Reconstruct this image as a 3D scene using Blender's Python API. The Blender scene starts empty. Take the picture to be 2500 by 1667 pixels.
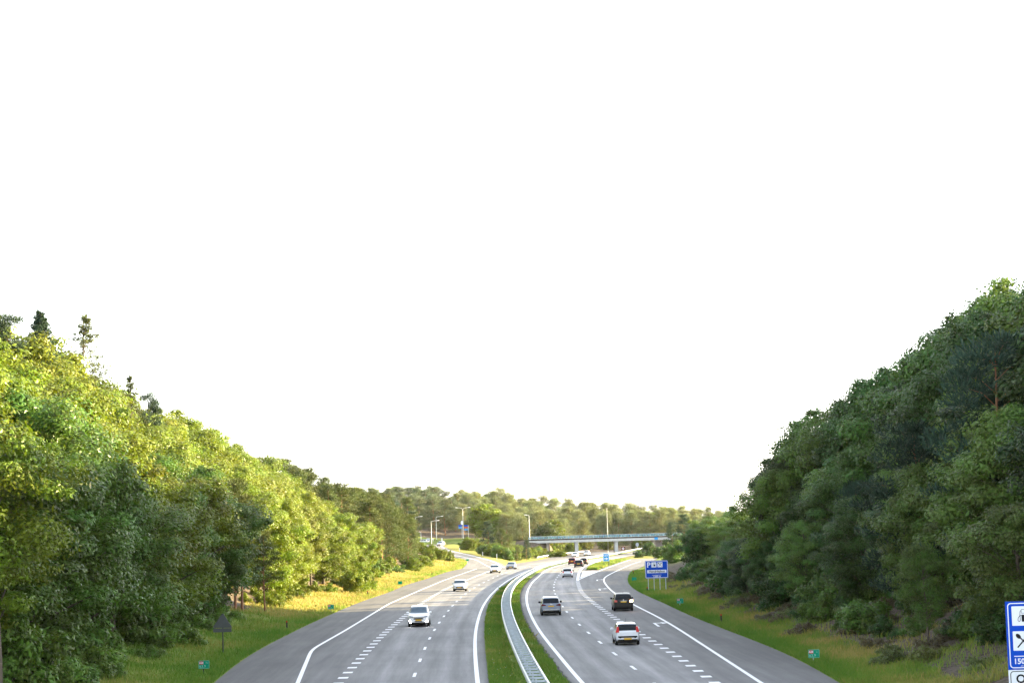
import bpy, math, random
import numpy as np
from mathutils import Vector, Matrix
C = bpy.context.scene.collection
SC = bpy.context.scene
R = math.radians
rnd = random.Random(7)

# ------------------------------------------------------------------ camera model (lens of the photograph)
FPX, CAMZ, PITCH, ROLL = 4700.0, 8.1, math.atan(452.5 / 4700), -0.028
ROT = Matrix.Rotation(math.pi / 2 + PITCH, 3, 'X') @ Matrix.Rotation(ROLL, 3, 'Z')

def ss(a, b, x):
    t = np.clip((np.asarray(x, float) - a) / (b - a), 0, 1)
    return t * t * (3 - 2 * t)

def zroad(y):
    return -1.3 * ss(330, 600, y)

def zramp(y):
    return zroad(y) * (1 - ss(400, 470, y)) + 3.0 * ss(400, 660, y)

def ray(px, py):
    d = ROT @ Vector(((px - 1250) / FPX, -(py - 833.5) / FPX, -1))
    return d.x / d.y, d.z / d.y

def W(px, py, zf=zroad, off=0.0):
    """ground point that a measured spot of the photograph stands on"""
    dx, dz = ray(px, py)
    lo, hi = 30.0, 1600.0
    for _ in range(50):
        m = (lo + hi) / 2
        if CAMZ + dz * m - float(zf(m)) - off > 0: lo = m
        else: hi = m
    return dx * lo, lo, float(zf(lo)) + off

def z_at(px, py, y):
    return CAMZ + ray(px, py)[1] * y

def x_at(px, py, y):
    return ray(px, py)[0] * y

# ------------------------------------------------------------------ measured curves X(Y)
YG = np.arange(0, 1701, 1.0)

def gsm(a, s):
    if s <= 0: return a
    k = np.arange(-int(3 * s), int(3 * s) + 1); w = np.exp(-k * k / (2 * s * s)); w /= w.sum()
    n = len(k) // 2
    p = np.concatenate([a[0] - (a[1] - a[0]) * np.arange(n, 0, -1), a, a[-1] + (a[-1] - a[-2]) * np.arange(1, n + 1)])
    return np.convolve(p, w, 'valid')

def curve(pts, zf=zroad, off=0.0, sigma=6, ref=None, ymax=None):
    P = sorted([W(a, b, zf, off)[:2][::-1] for a, b in pts])
    ys = np.array([p[0] for p in P]); xs = np.array([p[1] for p in P])
    x = np.interp(YG, ys, xs)
    s0 = (xs[1] - xs[0]) / (ys[1] - ys[0])
    x[YG < ys[0]] = xs[0] + s0 * (YG[YG < ys[0]] - ys[0])
    f = YG > ys[-1]
    if ref is not None: x[f] = ref[f] + xs[-1] - np.interp(ys[-1], YG, ref)
    else:
        s1 = (xs[-1] - xs[-2]) / (ys[-1] - ys[-2]); x[f] = xs[-1] + s1 * (YG[f] - ys[-1])
    return gsm(x, sigma)

def at(c, y): return np.interp(y, YG, c)

RAIL = curve([(1316, 1665.6), (1290.6, 1621.4), (1266.2, 1570.3), (1252.3, 1539.6), (1239, 1502), (1233.9, 1468), (1238.6, 1444.3), (1251, 1423.8),
              (1275, 1405), (1320, 1381.7), (1345.7, 1375), (1384, 1366.5), (1441, 1358.8), (1489, 1352)], off=0.72, sigma=12)
E_L = curve([(521.2, 1667), (569, 1625.3), (598.8, 1604), (654, 1572.2), (703, 1548.8), (747.6, 1525.4), (788, 1508.4), (824.2, 1491.4), (892, 1463.8),
             (950, 1445.7), (992.5, 1426.4), (1045.7, 1411.5), (1098.8, 1393.4), (1132.8, 1387), (1153, 1382.8)], sigma=9)
E_L2 = curve([(1230.6, 1379.6), (1247.6, 1376.4), (1300.8, 1369), (1337.6, 1361.3), (1354.6, 1358), (1412, 1352.4), (1450, 1347)], sigma=12)
RL = curve([(1157.3, 1380), (1141.3, 1369), (1107.3, 1359.4), (1069, 1354), (1054.2, 1347.7)], zf=zramp, sigma=8)      # on-ramp, outer edge
RR = curve([(1226, 1380.5), (1218, 1374), (1197, 1367), (1165, 1358), (1122, 1348.5), (1090, 1341), (1083, 1335)], zf=zramp, sigma=8)
LM1 = curve([(726.4, 1667), (759, 1589), (769, 1580), (843, 1538), (950, 1473), (1018, 1443.4), (1081.8, 1416.8), (1132.8, 1398.7), (1173, 1385), (1187, 1380.7)], sigma=2)
LM2 = curve([(827.3, 1665.7), (871.6, 1615.6), (906.4, 1576.9), (943, 1540), (982.4, 1507.6), (1023, 1476), (1042, 1464), (1055.6, 1455.7), (1079.4, 1440.9),
             (1101.6, 1430.7), (1135, 1417.4), (1192.4, 1394.5), (1222, 1383.5)], sigma=8)
LM3 = curve([(1016.8, 1634), (1028.8, 1600.9), (1040.2, 1573.4), (1051.7, 1551), (1063.2, 1531.5), (1074.3, 1515.5), (1085.7, 1501.3), (1104.1, 1477.8),
             (1122.5, 1459.6), (1140.7, 1445.1), (1159.4, 1432.7), (1178.7, 1422.1), (1196.9, 1413.6), (1214.8, 1405.6)], ref=RAIL, sigma=10)
LM4 = curve([(1166.3, 1667), (1162.9, 1638.4), (1160.3, 1604.4), (1159.1, 1570.3), (1159.8, 1553.3), (1162, 1532.8), (1169.7, 1502.2), (1179, 1478.3),
             (1195.2, 1454.5), (1215.7, 1434), (1239.5, 1416.2), (1265, 1402.6), (1283.8, 1394.5)], ref=RAIL, sigma=8)
E_LM = curve([(1193.5, 1667), (1188.4, 1621), (1185.9, 1595.8), (1182.4, 1561.8), (1181.6, 1536), (1185, 1505.6), (1188.4, 1485), (1198.6, 1466.4), (1214, 1446),
              (1239.5, 1425.5), (1266.7, 1406.8)], ref=RAIL, sigma=8)
E_RM = curve([(1391.3, 1667), (1359, 1630), (1326.6, 1584), (1296, 1538), (1280.6, 1509), (1270.4, 1476.6), (1269.6, 1451), (1277.2, 1432.4), (1292.6, 1415.3), (1313, 1400)], ref=RAIL, sigma=8)
RM1 = curve([(1422, 1667), (1403.3, 1647), (1369.2, 1604.3), (1335, 1563.5), (1314.7, 1536.2), (1296, 1502.2), (1286.6, 1475), (1285, 1456), (1288.3, 1439.2), (1299.4, 1420.4), (1323.2, 1400),
             (1332.3, 1391.3), (1357, 1381.8)], ref=RAIL, sigma=8)
RM2 = curve([(1597.4, 1666.5), (1537.8, 1623.4), (1493.5, 1589.9), (1459, 1563), (1432.6, 1540.8), (1404.6, 1515.5), (1389, 1498.8), (1376.9, 1485.7), (1353.9, 1448.2), (1351.7, 1435.2),
             (1352, 1429), (1354.2, 1419), (1359.4, 1409.9), (1368, 1399)], ref=RAIL, sigma=10)
RM3 = curve([(1648.5, 1597.5), (1634, 1587.3), (1617.8, 1578), (1573.5, 1553.3), (1511.4, 1515), (1482.5, 1495.4), (1452.6, 1473.7), (1433.9, 1458.7), (1422, 1448.5), (1417.7, 1442.6), (1411.8, 1425.5),
             (1410, 1413.3), (1413.6, 1397), (1420.3, 1386.5), (1433.7, 1378.9), (1460.5, 1370.3), (1498.7, 1362.6), (1537, 1356)], sigma=9)
RM4 = curve([(1860, 1667), (1650, 1530.3), (1607.6, 1505.6), (1545.4, 1475), (1505.4, 1451), (1488.4, 1437.5), (1475.5, 1422), (1473, 1414.3), (1475.8, 1408.5), (1489, 1401), (1518, 1387.5), (1546.6, 1375), (1590.6, 1362.6)], sigma=8)
E_R = curve([(2051.5, 1667), (1982.6, 1625.3), (1913.8, 1590.8), (1844.9, 1564), (1753, 1529.6), (1676.5, 1499), (1613.5, 1467.9), (1575.3, 1452.6), (1546.6, 1437.2), (1533, 1423.9), (1531.3, 1414.3),
             (1535, 1402.8), (1546.6, 1393.2), (1567.6, 1383.7), (1594.4, 1368.4)], sigma=9)
G2 = curve([(1413.5, 1414), (1431.8, 1405.7), (1458.5, 1395), (1498.7, 1379.9), (1537, 1366.5), (1571.4, 1356), (1594.4, 1352.1)], sigma=8)
E_RM = np.minimum(E_RM, RM1 - 0.7)
E_LM = np.where(YG > 300, np.minimum(E_LM, RAIL - 0.9), E_LM)
GY = 351.0                                             # where the exit road's grass island begins
RAMP0 = 404.0

# crossing road on the overpass
CROSS = [(-140, 720, 3.0), (-80, 700, 3.1), (-40, 676, 3.2), (-18, 650, 3.4), (-6, 626, 3.6), (4, 606, 4.03)]

def seg_dist(x, y, poly):
    best = np.full(np.shape(x), 1e9); zz = np.zeros(np.shape(x))
    for (x0, y0, z0), (x1, y1, z1) in zip(poly[:-1], poly[1:]):
        t = np.clip(((x - x0) * (x1 - x0) + (y - y0) * (y1 - y0)) / ((x1 - x0) ** 2 + (y1 - y0) ** 2), 0, 1)
        d = np.hypot(x - x0 - t * (x1 - x0), y - y0 - t * (y1 - y0))
        m = d < best; best = np.where(m, d, best); zz = np.where(m, z0 + t * (z1 - z0), zz)
    return best, zz

SKYX = [0, 850, 918, 1000, 1050, 1071, 1139, 1215, 1241, 1300, 1365, 1441, 1500, 1585, 1642, 1700, 1840, 2500]
SKYY = [1180, 1192, 1184, 1187, 1184, 1197, 1195, 1194, 1212, 1214, 1223, 1224, 1233, 1232, 1232, 1244, 1246, 1250]

def vnoise(x, y, s, seed=0):
    x = x / s + seed * 17.3; y = y / s + seed * 9.1
    xi = np.floor(x); yi = np.floor(y); fx = x - xi; fy = y - yi
    fx = fx * fx * (3 - 2 * fx); fy = fy * fy * (3 - 2 * fy)
    h = lambda a, b: np.modf(np.abs(np.sin(a * 127.1 + b * 311.7) * 43758.5453))[0]
    return (h(xi, yi) * (1 - fx) + h(xi + 1, yi) * fx) * (1 - fy) + (h(xi, yi + 1) * (1 - fx) + h(xi + 1, yi + 1) * fx) * fy

def edges(y):
    el = np.where(y < RAMP0, at(E_L, y), np.minimum(at(RL, np.minimum(y, 600)), at(E_L, RAMP0)))
    er = at(E_R, np.minimum(y, 520))
    er = np.maximum(er, np.where(y > 430, at(RM3, np.minimum(y, 640)) + 2, er))
    return el, er

def hill(x, y):
    pxl = np.clip(1250 + x / np.maximum(y, 50) * FPX, 0, 2500)
    top = CAMZ + (1286 - .028 * (pxl - 1250) - np.interp(pxl, SKYX, SKYY)) / FPX * 880
    return np.clip(top - 15, 0, 16) * ss(650, 880, y) * (1 - ss(1000, 1300, y) * .6)

def terrain(x, y):
    x = np.asarray(x, float); y = np.asarray(y, float)
    el, er = edges(y)
    zr = zroad(y)
    zl = np.where(y < RAMP0, zr, zramp(y))
    dl = np.maximum(el - x, 0); dr = np.maximum(x - er, 0)
    HL = np.interp(y, [0, 180, 260, 340, 420, 700], [8, 8, 6, 4, 3, 3])
    HR = np.interp(y, [0, 170, 230, 300, 420, 700], [8, 8, 4, 2.5, 2, 2])
    left = zl + np.clip((dl - .3) * .05, 0, .16) + np.clip((dl - 3.5) * np.interp(dl, [0, 9, 14], [.13, .16, .3]), 0, HL)
    right = np.where(y > 430, zr, zr) + np.clip((dr - .3) * .05, 0, .16) + np.clip((dr - 3.2) * np.interp(dr, [0, 5, 10, 16], [.10, .15, .22, .36]), 0, HR)
    bump = (vnoise(x, y, 2.3) - .5) * .35 + (vnoise(x, y, 6.1, 3) - .5) * .5
    left = left + bump * ss(2.5, 7, dl); right = right + bump * ss(2.5, 7, dr)
    # between the edges
    e2 = at(E_L2, y); rr = at(RR, np.minimum(y, 620))
    t = np.clip((x - rr) / np.maximum(e2 - rr, .5), 0, 1)
    mid = np.where((y > RAMP0) & (x < e2), zl + (zr - zl) * t * t * (3 - 2 * t), zr)
    isl = (y > RAMP0 + 4) & (x > rr + .4) & (x < e2 - .6)
    mid = mid + np.where(isl, 0.05 + bump * .5 * ss(0, 3, np.minimum(x - rr, e2 - x)), -0.10)
    z = np.where(x < el, left, np.where(x > er, right, mid))
    onroad = (x > el - .05) & (x < er + .05)
    z = np.where((x <= el) & (dl < .3), zl - .09 + dl * .4, z)
    z = np.where((x >= er) & (dr < .3), zr - .09 + dr * .4, z)
    d, zc = seg_dist(x, y, CROSS)
    emb = zc - .12 - np.maximum(d - 5.2, 0) * .85
    z = np.where((y > 560) & (emb > z) & (x < e2 - 4), emb, z)
    d2, _ = seg_dist(x, y, [(4, 606, 3.8), (8, 603, 3.8)])
    return z + np.where(y > 640, hill(x, y), 0)

def tz(x, y): return float(terrain(np.array([x]), np.array([y]))[0])

# ------------------------------------------------------------------ object helpers
def link(o, parent=None):
    C.objects.link(o)
    if parent: o.parent = parent
    return o

def tag(o, label=None, cat=None, group=None, kind=None):
    if label: o['label'] = label
    if cat: o['category'] = cat
    if group: o['group'] = group
    if kind: o['kind'] = kind
    return o

def empty(name, loc=(0, 0, 0), rz=0):
    o = bpy.data.objects.new(name, None); o.empty_display_size = .5
    o.location = loc; o.rotation_euler = (0, 0, rz)
    return link(o)

class MB:
    """collects faces of one mesh"""
    def __init__(s): s.v = []; s.f = []; s.sm = []
    def add(s, v, f, smooth=False, M=None):
        o = len(s.v)
        s.v += [tuple(M @ Vector(p)) for p in v] if M else [tuple(p) for p in v]
        s.f += [tuple(i + o for i in q) for q in f]; s.sm += [smooth] * len(f)
        return s
    def box(s, a, b, M=None):
        (x0, y0, z0), (x1, y1, z1) = a, b
        return s.add([(x0, y0, z0), (x1, y0, z0), (x1, y1, z0), (x0, y1, z0), (x0, y0, z1), (x1, y0, z1), (x1, y1, z1), (x0, y1, z1)],
                     [(0, 3, 2, 1), (4, 5, 6, 7), (0, 1, 5, 4), (1, 2, 6, 5), (2, 3, 7, 6), (3, 0, 4, 7)], M=M)
    def tube(s, pts, rad, n=8, cap=True):
        pts = [Vector(p) for p in pts]; ring = []
        for i, p in enumerate(pts):
            d = (pts[min(i + 1, len(pts) - 1)] - pts[max(i - 1, 0)]).normalized()
            u = d.cross(Vector((0, 0, 1)) if abs(d.z) < .95 else Vector((0, 1, 0))).normalized(); w = d.cross(u)
            r = rad[i] if isinstance(rad, (list, tuple)) else rad
            ring.append([p + (u * math.cos(2 * math.pi * k / n) + w * math.sin(2 * math.pi * k / n)) * r for k in range(n)])
        v = [q for g in ring for q in g]
        f = [(i * n + k, i * n + (k + 1) % n, (i + 1) * n + (k + 1) % n, (i + 1) * n + k) for i in range(len(pts) - 1) for k in range(n)]
        s.add(v, f, True)
        if cap:
            o = len(v); s.add(ring[0], [tuple(range(n))]); s.add(ring[-1], [tuple(range(n))[::-1]])
        return s
    def poly(s, pts2, y0, y1):
        """extrude a polygon given in x,z between two y planes (front at y0)"""
        n = len(pts2)
        v = [(x, y0, z) for x, z in pts2] + [(x, y1, z) for x, z in pts2]
        return s.add(v, [tuple(range(n)), tuple(range(2 * n - 1, n - 1, -1))] + [(i, i + n, (i + 1) % n + n, (i + 1) % n) for i in range(n)])
    def mesh(s, name):
        m = bpy.data.meshes.new(name); m.from_pydata(s.v, [], s.f)
        m.polygons.foreach_set('use_smooth', s.sm); m.update()
        return m
    def build(s, name, mat, parent=None, loc=None):
        m = s.mesh(name); m.materials.append(mat)
        o = link(bpy.data.objects.new(name, m), parent)
        if loc: o.location = loc
        return o

def np_mesh(name, v, quads, mat, tint=None, smooth=False):
    m = bpy.data.meshes.new(name)
    v = np.asarray(v, np.float32); q = np.asarray(quads, np.int32); k = q.shape[1]
    m.vertices.add(len(v)); m.vertices.foreach_set('co', v.ravel())
    m.loops.add(q.size); m.loops.foreach_set('vertex_index', q.ravel())
    m.polygons.add(len(q)); m.polygons.foreach_set('loop_start', np.arange(0, q.size, k, dtype=np.int32))
    m.polygons.foreach_set('use_smooth', np.full(len(q), smooth))
    m.update(calc_edges=True)
    if tint is not None:
        for key, arr in tint.items():
            a = m.attributes.new(key, 'FLOAT', 'POINT'); a.data.foreach_set('value', np.asarray(arr, np.float32))
    if mat: m.materials.append(mat)
    return m

# ------------------------------------------------------------------ materials
def newmat(name):
    m = bpy.data.materials.new(name); m.use_nodes = True
    nt = m.node_tree; return m, nt, nt.nodes['Principled BSDF']

def nd(nt, t, **kw):
    n = nt.nodes.new(t)
    for k, v in kw.items():
        if k in n.inputs.keys() if isinstance(k, str) else False: n.inputs[k].default_value = v
        else: setattr(n, k, v)
    return n

def noise(nt, scale, detail=4, rough=.6, vec=None):
    n = nt.nodes.new('ShaderNodeTexNoise'); n.inputs['Scale'].default_value = scale; n.inputs['Detail'].default_value = detail; n.inputs['Roughness'].default_value = rough
    if vec is not None: nt.links.new(vec, n.inputs['Vector'])
    return n.outputs['Fac']

def ramp(nt, fac, stops):
    n = nt.nodes.new('ShaderNodeValToRGB'); e = n.color_ramp.elements
    while len(e) > 1: e.remove(e[-1])
    for i, (p, c) in enumerate(stops):
        k = e[0] if i == 0 else e.new(p)
        k.position = p; k.color = (*c, 1) if len(c) == 3 else c
    nt.links.new(fac, n.inputs['Fac']); return n.outputs['Color']

def mix(nt, a, b, fac, mode='MIX'):
    n = nt.nodes.new('ShaderNodeMix'); n.data_type = 'RGBA'; n.blend_type = mode
    for s, x in (('A', a), ('B', b)):
        i = [q for q in n.inputs if q.name == s and q.type == 'RGBA'][0]
        if isinstance(x, tuple): i.default_value = (*x, 1)
        else: nt.links.new(x, i)
    f = [q for q in n.inputs if q.name == 'Factor' and q.type == 'VALUE'][0]
    if isinstance(fac, (int, float)): f.default_value = fac
    else: nt.links.new(fac, f)
    return [q for q in n.outputs if q.type == 'RGBA'][0]

def mth(nt, op, a, b=None, clamp=False):
    n = nt.nodes.new('ShaderNodeMath'); n.operation = op; n.use_clamp = clamp
    for i, x in enumerate((a, b)):
        if x is None: continue
        if isinstance(x, (int, float)): n.inputs[i].default_value = x
        else: nt.links.new(x, n.inputs[i])
    return n.outputs[0]

def attr(nt, name):
    n = nt.nodes.new('ShaderNodeAttribute'); n.attribute_name = name; return n.outputs['Fac']

def plain(name, col, rough=.5, metal=0.0, var=.12, scale=6, coat=0.0, spec=.3):
    m, nt, b = newmat(name)
    tc = nt.nodes.new('ShaderNodeTexCoord')
    f = noise(nt, scale, 4, .6, tc.outputs['Object'])
    lo = tuple(c * (1 - var) for c in col); hi = tuple(min(c * (1 + var), 1) for c in col)
    nt.links.new(ramp(nt, f, [(.3, lo), (.7, hi)]), b.inputs['Base Color'])
    b.inputs['Roughness'].default_value = rough; b.inputs['Metallic'].default_value = metal
    b.inputs['Specular IOR Level'].default_value = spec
    if coat: b.inputs['Coat Weight'].default_value = coat; b.inputs['Coat Roughness'].default_value = .05
    return m

def emit(name, col, strength):
    m, nt, b = newmat(name)
    b.inputs['Base Color'].default_value = (*col, 1); b.inputs['Emission Color'].default_value = (*col, 1); b.inputs['Emission Strength'].default_value = strength
    return m

def leafmat(name, gloss=.5, transl=.35, spec=.19):
    """colour comes from the object's own colour, varied leaf by leaf"""
    m, nt, b = newmat(name)
    oi = nt.nodes.new('ShaderNodeObjectInfo')
    t = attr(nt, 'tint')
    v = mth(nt, 'MULTIPLY_ADD', t, 1.05); nt.nodes[-1].inputs[2].default_value = .42
    hs = nt.nodes.new('ShaderNodeHueSaturation')
    nt.links.new(oi.outputs['Color'], hs.inputs['Color']); nt.links.new(v, hs.inputs['Value'])
    h = mth(nt, 'MULTIPLY_ADD', attr(nt, 'hue'), .05); nt.nodes[-1].inputs[2].default_value = .48
    nt.links.new(h, hs.inputs['Hue'])
    nt.links.new(hs.outputs[0], b.inputs['Base Color']); b.inputs['Roughness'].default_value = gloss
    b.inputs['Specular IOR Level'].default_value = spec
    tr = nt.nodes.new('ShaderNodeBsdfTranslucent')
    yl = mix(nt, hs.outputs[0], (1.25, 1.15, .55), 1.0, 'MULTIPLY'); nt.links.new(yl, tr.inputs['Color'])
    ms = nt.nodes.new('ShaderNodeMixShader'); ms.inputs[0].default_value = transl
    nt.links.new(b.outputs[0], ms.inputs[1]); nt.links.new(tr.outputs[0], ms.inputs[2])
    nt.links.new(ms.outputs[0], nt.nodes['Material Output'].inputs['Surface'])
    return m

def asphalt(name, lanes):
    m, nt, b = newmat(name)
    lat = attr(nt, 'lat'); lon = attr(nt, 'lon')
    cmb = nt.nodes.new('ShaderNodeCombineXYZ'); nt.links.new(lat, cmb.inputs[0]); nt.links.new(mth(nt, 'MULTIPLY', lon, .035), cmb.inputs[1])
    streak = noise(nt, 1.3, 5, .65, cmb.outputs[0])
    geo = nt.nodes.new('ShaderNodeNewGeometry')
    grain = noise(nt, 9, 5, .8, geo.outputs['Position']); patch = noise(nt, .12, 4, .6, geo.outputs['Position'])
    # lat in metres from the inner solid line, mapped on a ramp over -4 .. 16 m
    g = mth(nt, 'MULTIPLY_ADD', lat, .05, True); nt.nodes[-1].inputs[2].default_value = .2
    def at_(x): return min(max((x + 4) / 20, 0), 1)
    stops = [(at_(x), (c, c * 1.0, c * 1.03)) for x, c in lanes]
    base = ramp(nt, g, stops)
    c1 = mix(nt, base, ramp(nt, streak, [(.3, (.72, .72, .735)), (.7, (1.24, 1.24, 1.235))]), 1.0, 'MULTIPLY')
    c2 = mix(nt, c1, ramp(nt, grain, [(.25, (.8, .8, .8)), (.75, (1.2, 1.2, 1.2))]), 1.0, 'MULTIPLY')
    c3 = mix(nt, c2, ramp(nt, patch, [(.3, (.85, .85, .87)), (.7, (1.12, 1.12, 1.10))]), 1.0, 'MULTIPLY')
    nt.links.new(c3, b.inputs['Base Color']); b.inputs['Roughness'].default_value = .85
    b.inputs['Specular IOR Level'].default_value = .3
    bp = nt.nodes.new('ShaderNodeBump'); bp.inputs['Strength'].default_value = .15; bp.inputs['Distance'].default_value = .02
    nt.links.new(grain, bp.inputs['Height']); nt.links.new(bp.outputs[0], b.inputs['Normal'])
    return m

def groundmat():
    m, nt, b = newmat('ground')
    geo = nt.nodes.new('ShaderNodeNewGeometry'); p = geo.outputs['Position']
    soil = attr(nt, 'soil')
    n1 = noise(nt, .35, 6, .65, p); n2 = noise(nt, 2.6, 6, .75, p); n3 = noise(nt, 11, 4, .8, p)
    grass = ramp(nt, n1, [(.3, (.085, .155, .02)), (.5, (.13, .19, .03)), (.7, (.2, .19, .055))])
    grass = mix(nt, grass, ramp(nt, n2, [(.25, (.6, .62, .6)), (.75, (1.3, 1.25, 1.2))]), 1.0, 'MULTIPLY')
    dry = attr(nt, 'dry')
    grass = mix(nt, grass, ramp(nt, n2, [(.25, (.16, .14, .04)), (.75, (.34, .26, .08))]), dry)
    heath = ramp(nt, n2, [(.25, (.025, .028, .013)), (.42, (.06, .05, .034)), (.58, (.115, .094, .08)), (.66, (.075, .063, .048)), (.75, (.05, .065, .022))])
    f = mth(nt, 'ADD', soil, mth(nt, 'MULTIPLY', mth(nt, 'SUBTRACT', n1, .5), 1.2), True)
    c = mix(nt, grass, heath, ramp(nt, f, [(.35, (0, 0, 0)), (.65, (1, 1, 1))]))
    c = mix(nt, c, ramp(nt, n3, [(.3, (.7, .7, .7)), (.7, (1.25, 1.25, 1.25))]), 1.0, 'MULTIPLY')
    nt.links.new(c, b.inputs['Base Color']); b.inputs['Roughness'].default_value = .95; b.inputs['Specular IOR Level'].default_value = .1
    bp = nt.nodes.new('ShaderNodeBump'); bp.inputs['Strength'].default_value = .6; bp.inputs['Distance'].default_value = .15
    nt.links.new(n2, bp.inputs['Height']); nt.links.new(bp.outputs[0], b.inputs['Normal'])
    return m

def grassmat():
    m, nt, b = newmat('grass_blades')
    c = ramp(nt, attr(nt, 'tint'), [(0, (.085, .18, .022)), (.4, (.135, .215, .032)), (.72, (.23, .225, .055)), (1, (.33, .265, .09))])
    nt.links.new(c, b.inputs['Base Color']); b.inputs['Roughness'].default_value = .7; b.inputs['Specular IOR Level'].default_value = .15
    tr = nt.nodes.new('ShaderNodeBsdfTranslucent'); nt.links.new(c, tr.inputs['Color'])
    ms = nt.nodes.new('ShaderNodeMixShader'); ms.inputs[0].default_value = .35
    nt.links.new(b.outputs[0], ms.inputs[1]); nt.links.new(tr.outputs[0], ms.inputs[2])
    nt.links.new(ms.outputs[0], nt.nodes['Material Output'].inputs['Surface'])
    return m

def barkmat(name, lo, hi):
    m, nt, b = newmat(name)
    tc = nt.nodes.new('ShaderNodeTexCoord'); mp = nt.nodes.new('ShaderNodeMapping'); mp.inputs['Scale'].default_value = (6, 6, 1.2)
    nt.links.new(tc.outputs['Object'], mp.inputs[0])
    nt.links.new(ramp(nt, noise(nt, 2, 5, .7, mp.outputs[0]), [(.3, lo), (.7, hi)]), b.inputs['Base Color']); b.inputs['Roughness'].default_value = .9
    return m

def glasspanel():
    m = plain('parapet_glass', (.16, .30, .38), .15, 0, .45, .5, spec=.3)
    m.node_tree.nodes['Principled BSDF'].inputs['Alpha'].default_value = .5
    return m

M = dict(
    leaf=leafmat('leaves', .38, .30), needle=leafmat('needles', .6, .15, .1), ground=groundmat(), grass=grassmat(),
    bark=barkmat('bark', (.035, .028, .02), (.10, .08, .06)), pinebark=barkmat('pine_bark', (.10, .045, .025), (.26, .12, .06)),
    road=asphalt('asphalt', [(-4, .075), (-.7, .08), (-.3, .145), (.4, .175), (1.0, .142), (1.75, .185), (2.6, .138), (3.4, .175), (4.3, .215), (5.1, .158), (5.8, .192), (6.5, .15), (6.9, .14), (7.4, .115), (8.6, .125), (10.2, .11), (11, .088), (16, .082)]),
    roadl=asphalt('asphalt_older', [(-4, .085), (-.7, .09), (-.3, .155), (.5, .18), (1.1, .142), (1.8, .19), (2.7, .142), (3.5, .175), (4.4, .145), (5.2, .2), (6.1, .15), (6.9, .145), (7.3, .12), (10.2, .115), (11, .088), (16, .082)]),
    plainroad=asphalt('asphalt_plain', [(-4, .13), (16, .13)]),
    mark=plain('road_paint', (.62, .63, .66), .6, 0, .12, 3),
    zinc=plain('galvanised_steel', (.62, .64, .66), .45, .35, .1, 3), zincd=plain('weathered_zinc', (.38, .43, .50), .5, .3, .15, 3),
    concrete=plain('concrete', (.36, .37, .38), .8, 0, .15, 1.2), concreted=plain('brown_concrete', (.26, .23, .20), .85, 0, .25, 1.0),  # plain concrete, and a darker, browner one
    dark=plain('dark_steel', (.035, .04, .045), .5, .2, .15, 4), signback=plain('sign_back', (.05, .058, .062), .45, .1, .12, 4),
    black=plain('black_plastic', (.006, .006, .007), .6, 0, .2, 8, spec=.12), rubber=plain('rubber', (.008, .008, .008), .85, 0, .2, 8, spec=.1),
    rim=plain('alloy', (.45, .46, .48), .3, .8, .08, 8),
    glass=plain('car_glass', (.008, .012, .017), .15, 0, .2, 2, spec=.22), wsglass=plain('windscreen_glass', (.045, .08, .115), .1, 0, .3, 2, spec=.4),
    blue=plain('sign_blue', (.003, .052, .42), .35, 0, .05, 2, spec=.06), lblue=plain('sign_light_blue', (.02, .23, .55), .35, 0, .05, 2, spec=.06), white=plain('sign_white', (.62, .66, .74), .4, 0, .03, 2, spec=.1),
    ink=plain('sign_black', (.012, .012, .015), .4, 0, .1, 2, spec=.06), green=plain('sign_green', (.004, .21, .13), .4, 0, .06, 2, spec=.06), red=plain('sign_red', (.42, .025, .02), .4, 0, .06, 2, spec=.06),
    lampgrey=plain('lamp_paint', (.66, .66, .62), .4, .1, .08, 3), pglass=glasspanel(), bluepaint=plain('blue_paint', (.10, .25, .42), .4, 0, .1, 3),
    mint=plain('faded_sign_white', (.22, .46, .38), .5, 0, .1, 5, spec=.06), plate=plain('plate_yellow', (.62, .36, .02), .4, 0, .05, 6), tail=plain('red_lens', (.42, .018, .014), .12, 0, .1, 6), taild=plain('dark_red_lens', (.09, .007, .010), .2, 0, .1, 6, spec=.2), tailp=plain('pink_lens', (.62, .12, .10), .15, 0, .1, 6),
    clear=plain('clear_lens', (.30, .33, .38), .1, .2, .3, 6), lit=emit('headlight_on', (1, .98, .92), 9), brake=emit('lamp_on', (1, .42, .16), 7),
    postdark=plain('post_dark', (.03, .022, .02), .7, 0, .2, 5), postwhite=plain('post_white', (.7, .7, .68), .6, 0, .08, 5), chrome=plain('badge_chrome', (.75, .76, .78), .2, .8, .05, 5),
)

def paint(name, col, metal=.0, rough=.35, coat=.5):
    return plain(name, col, rough, metal, .04, 2, coat=coat)

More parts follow.
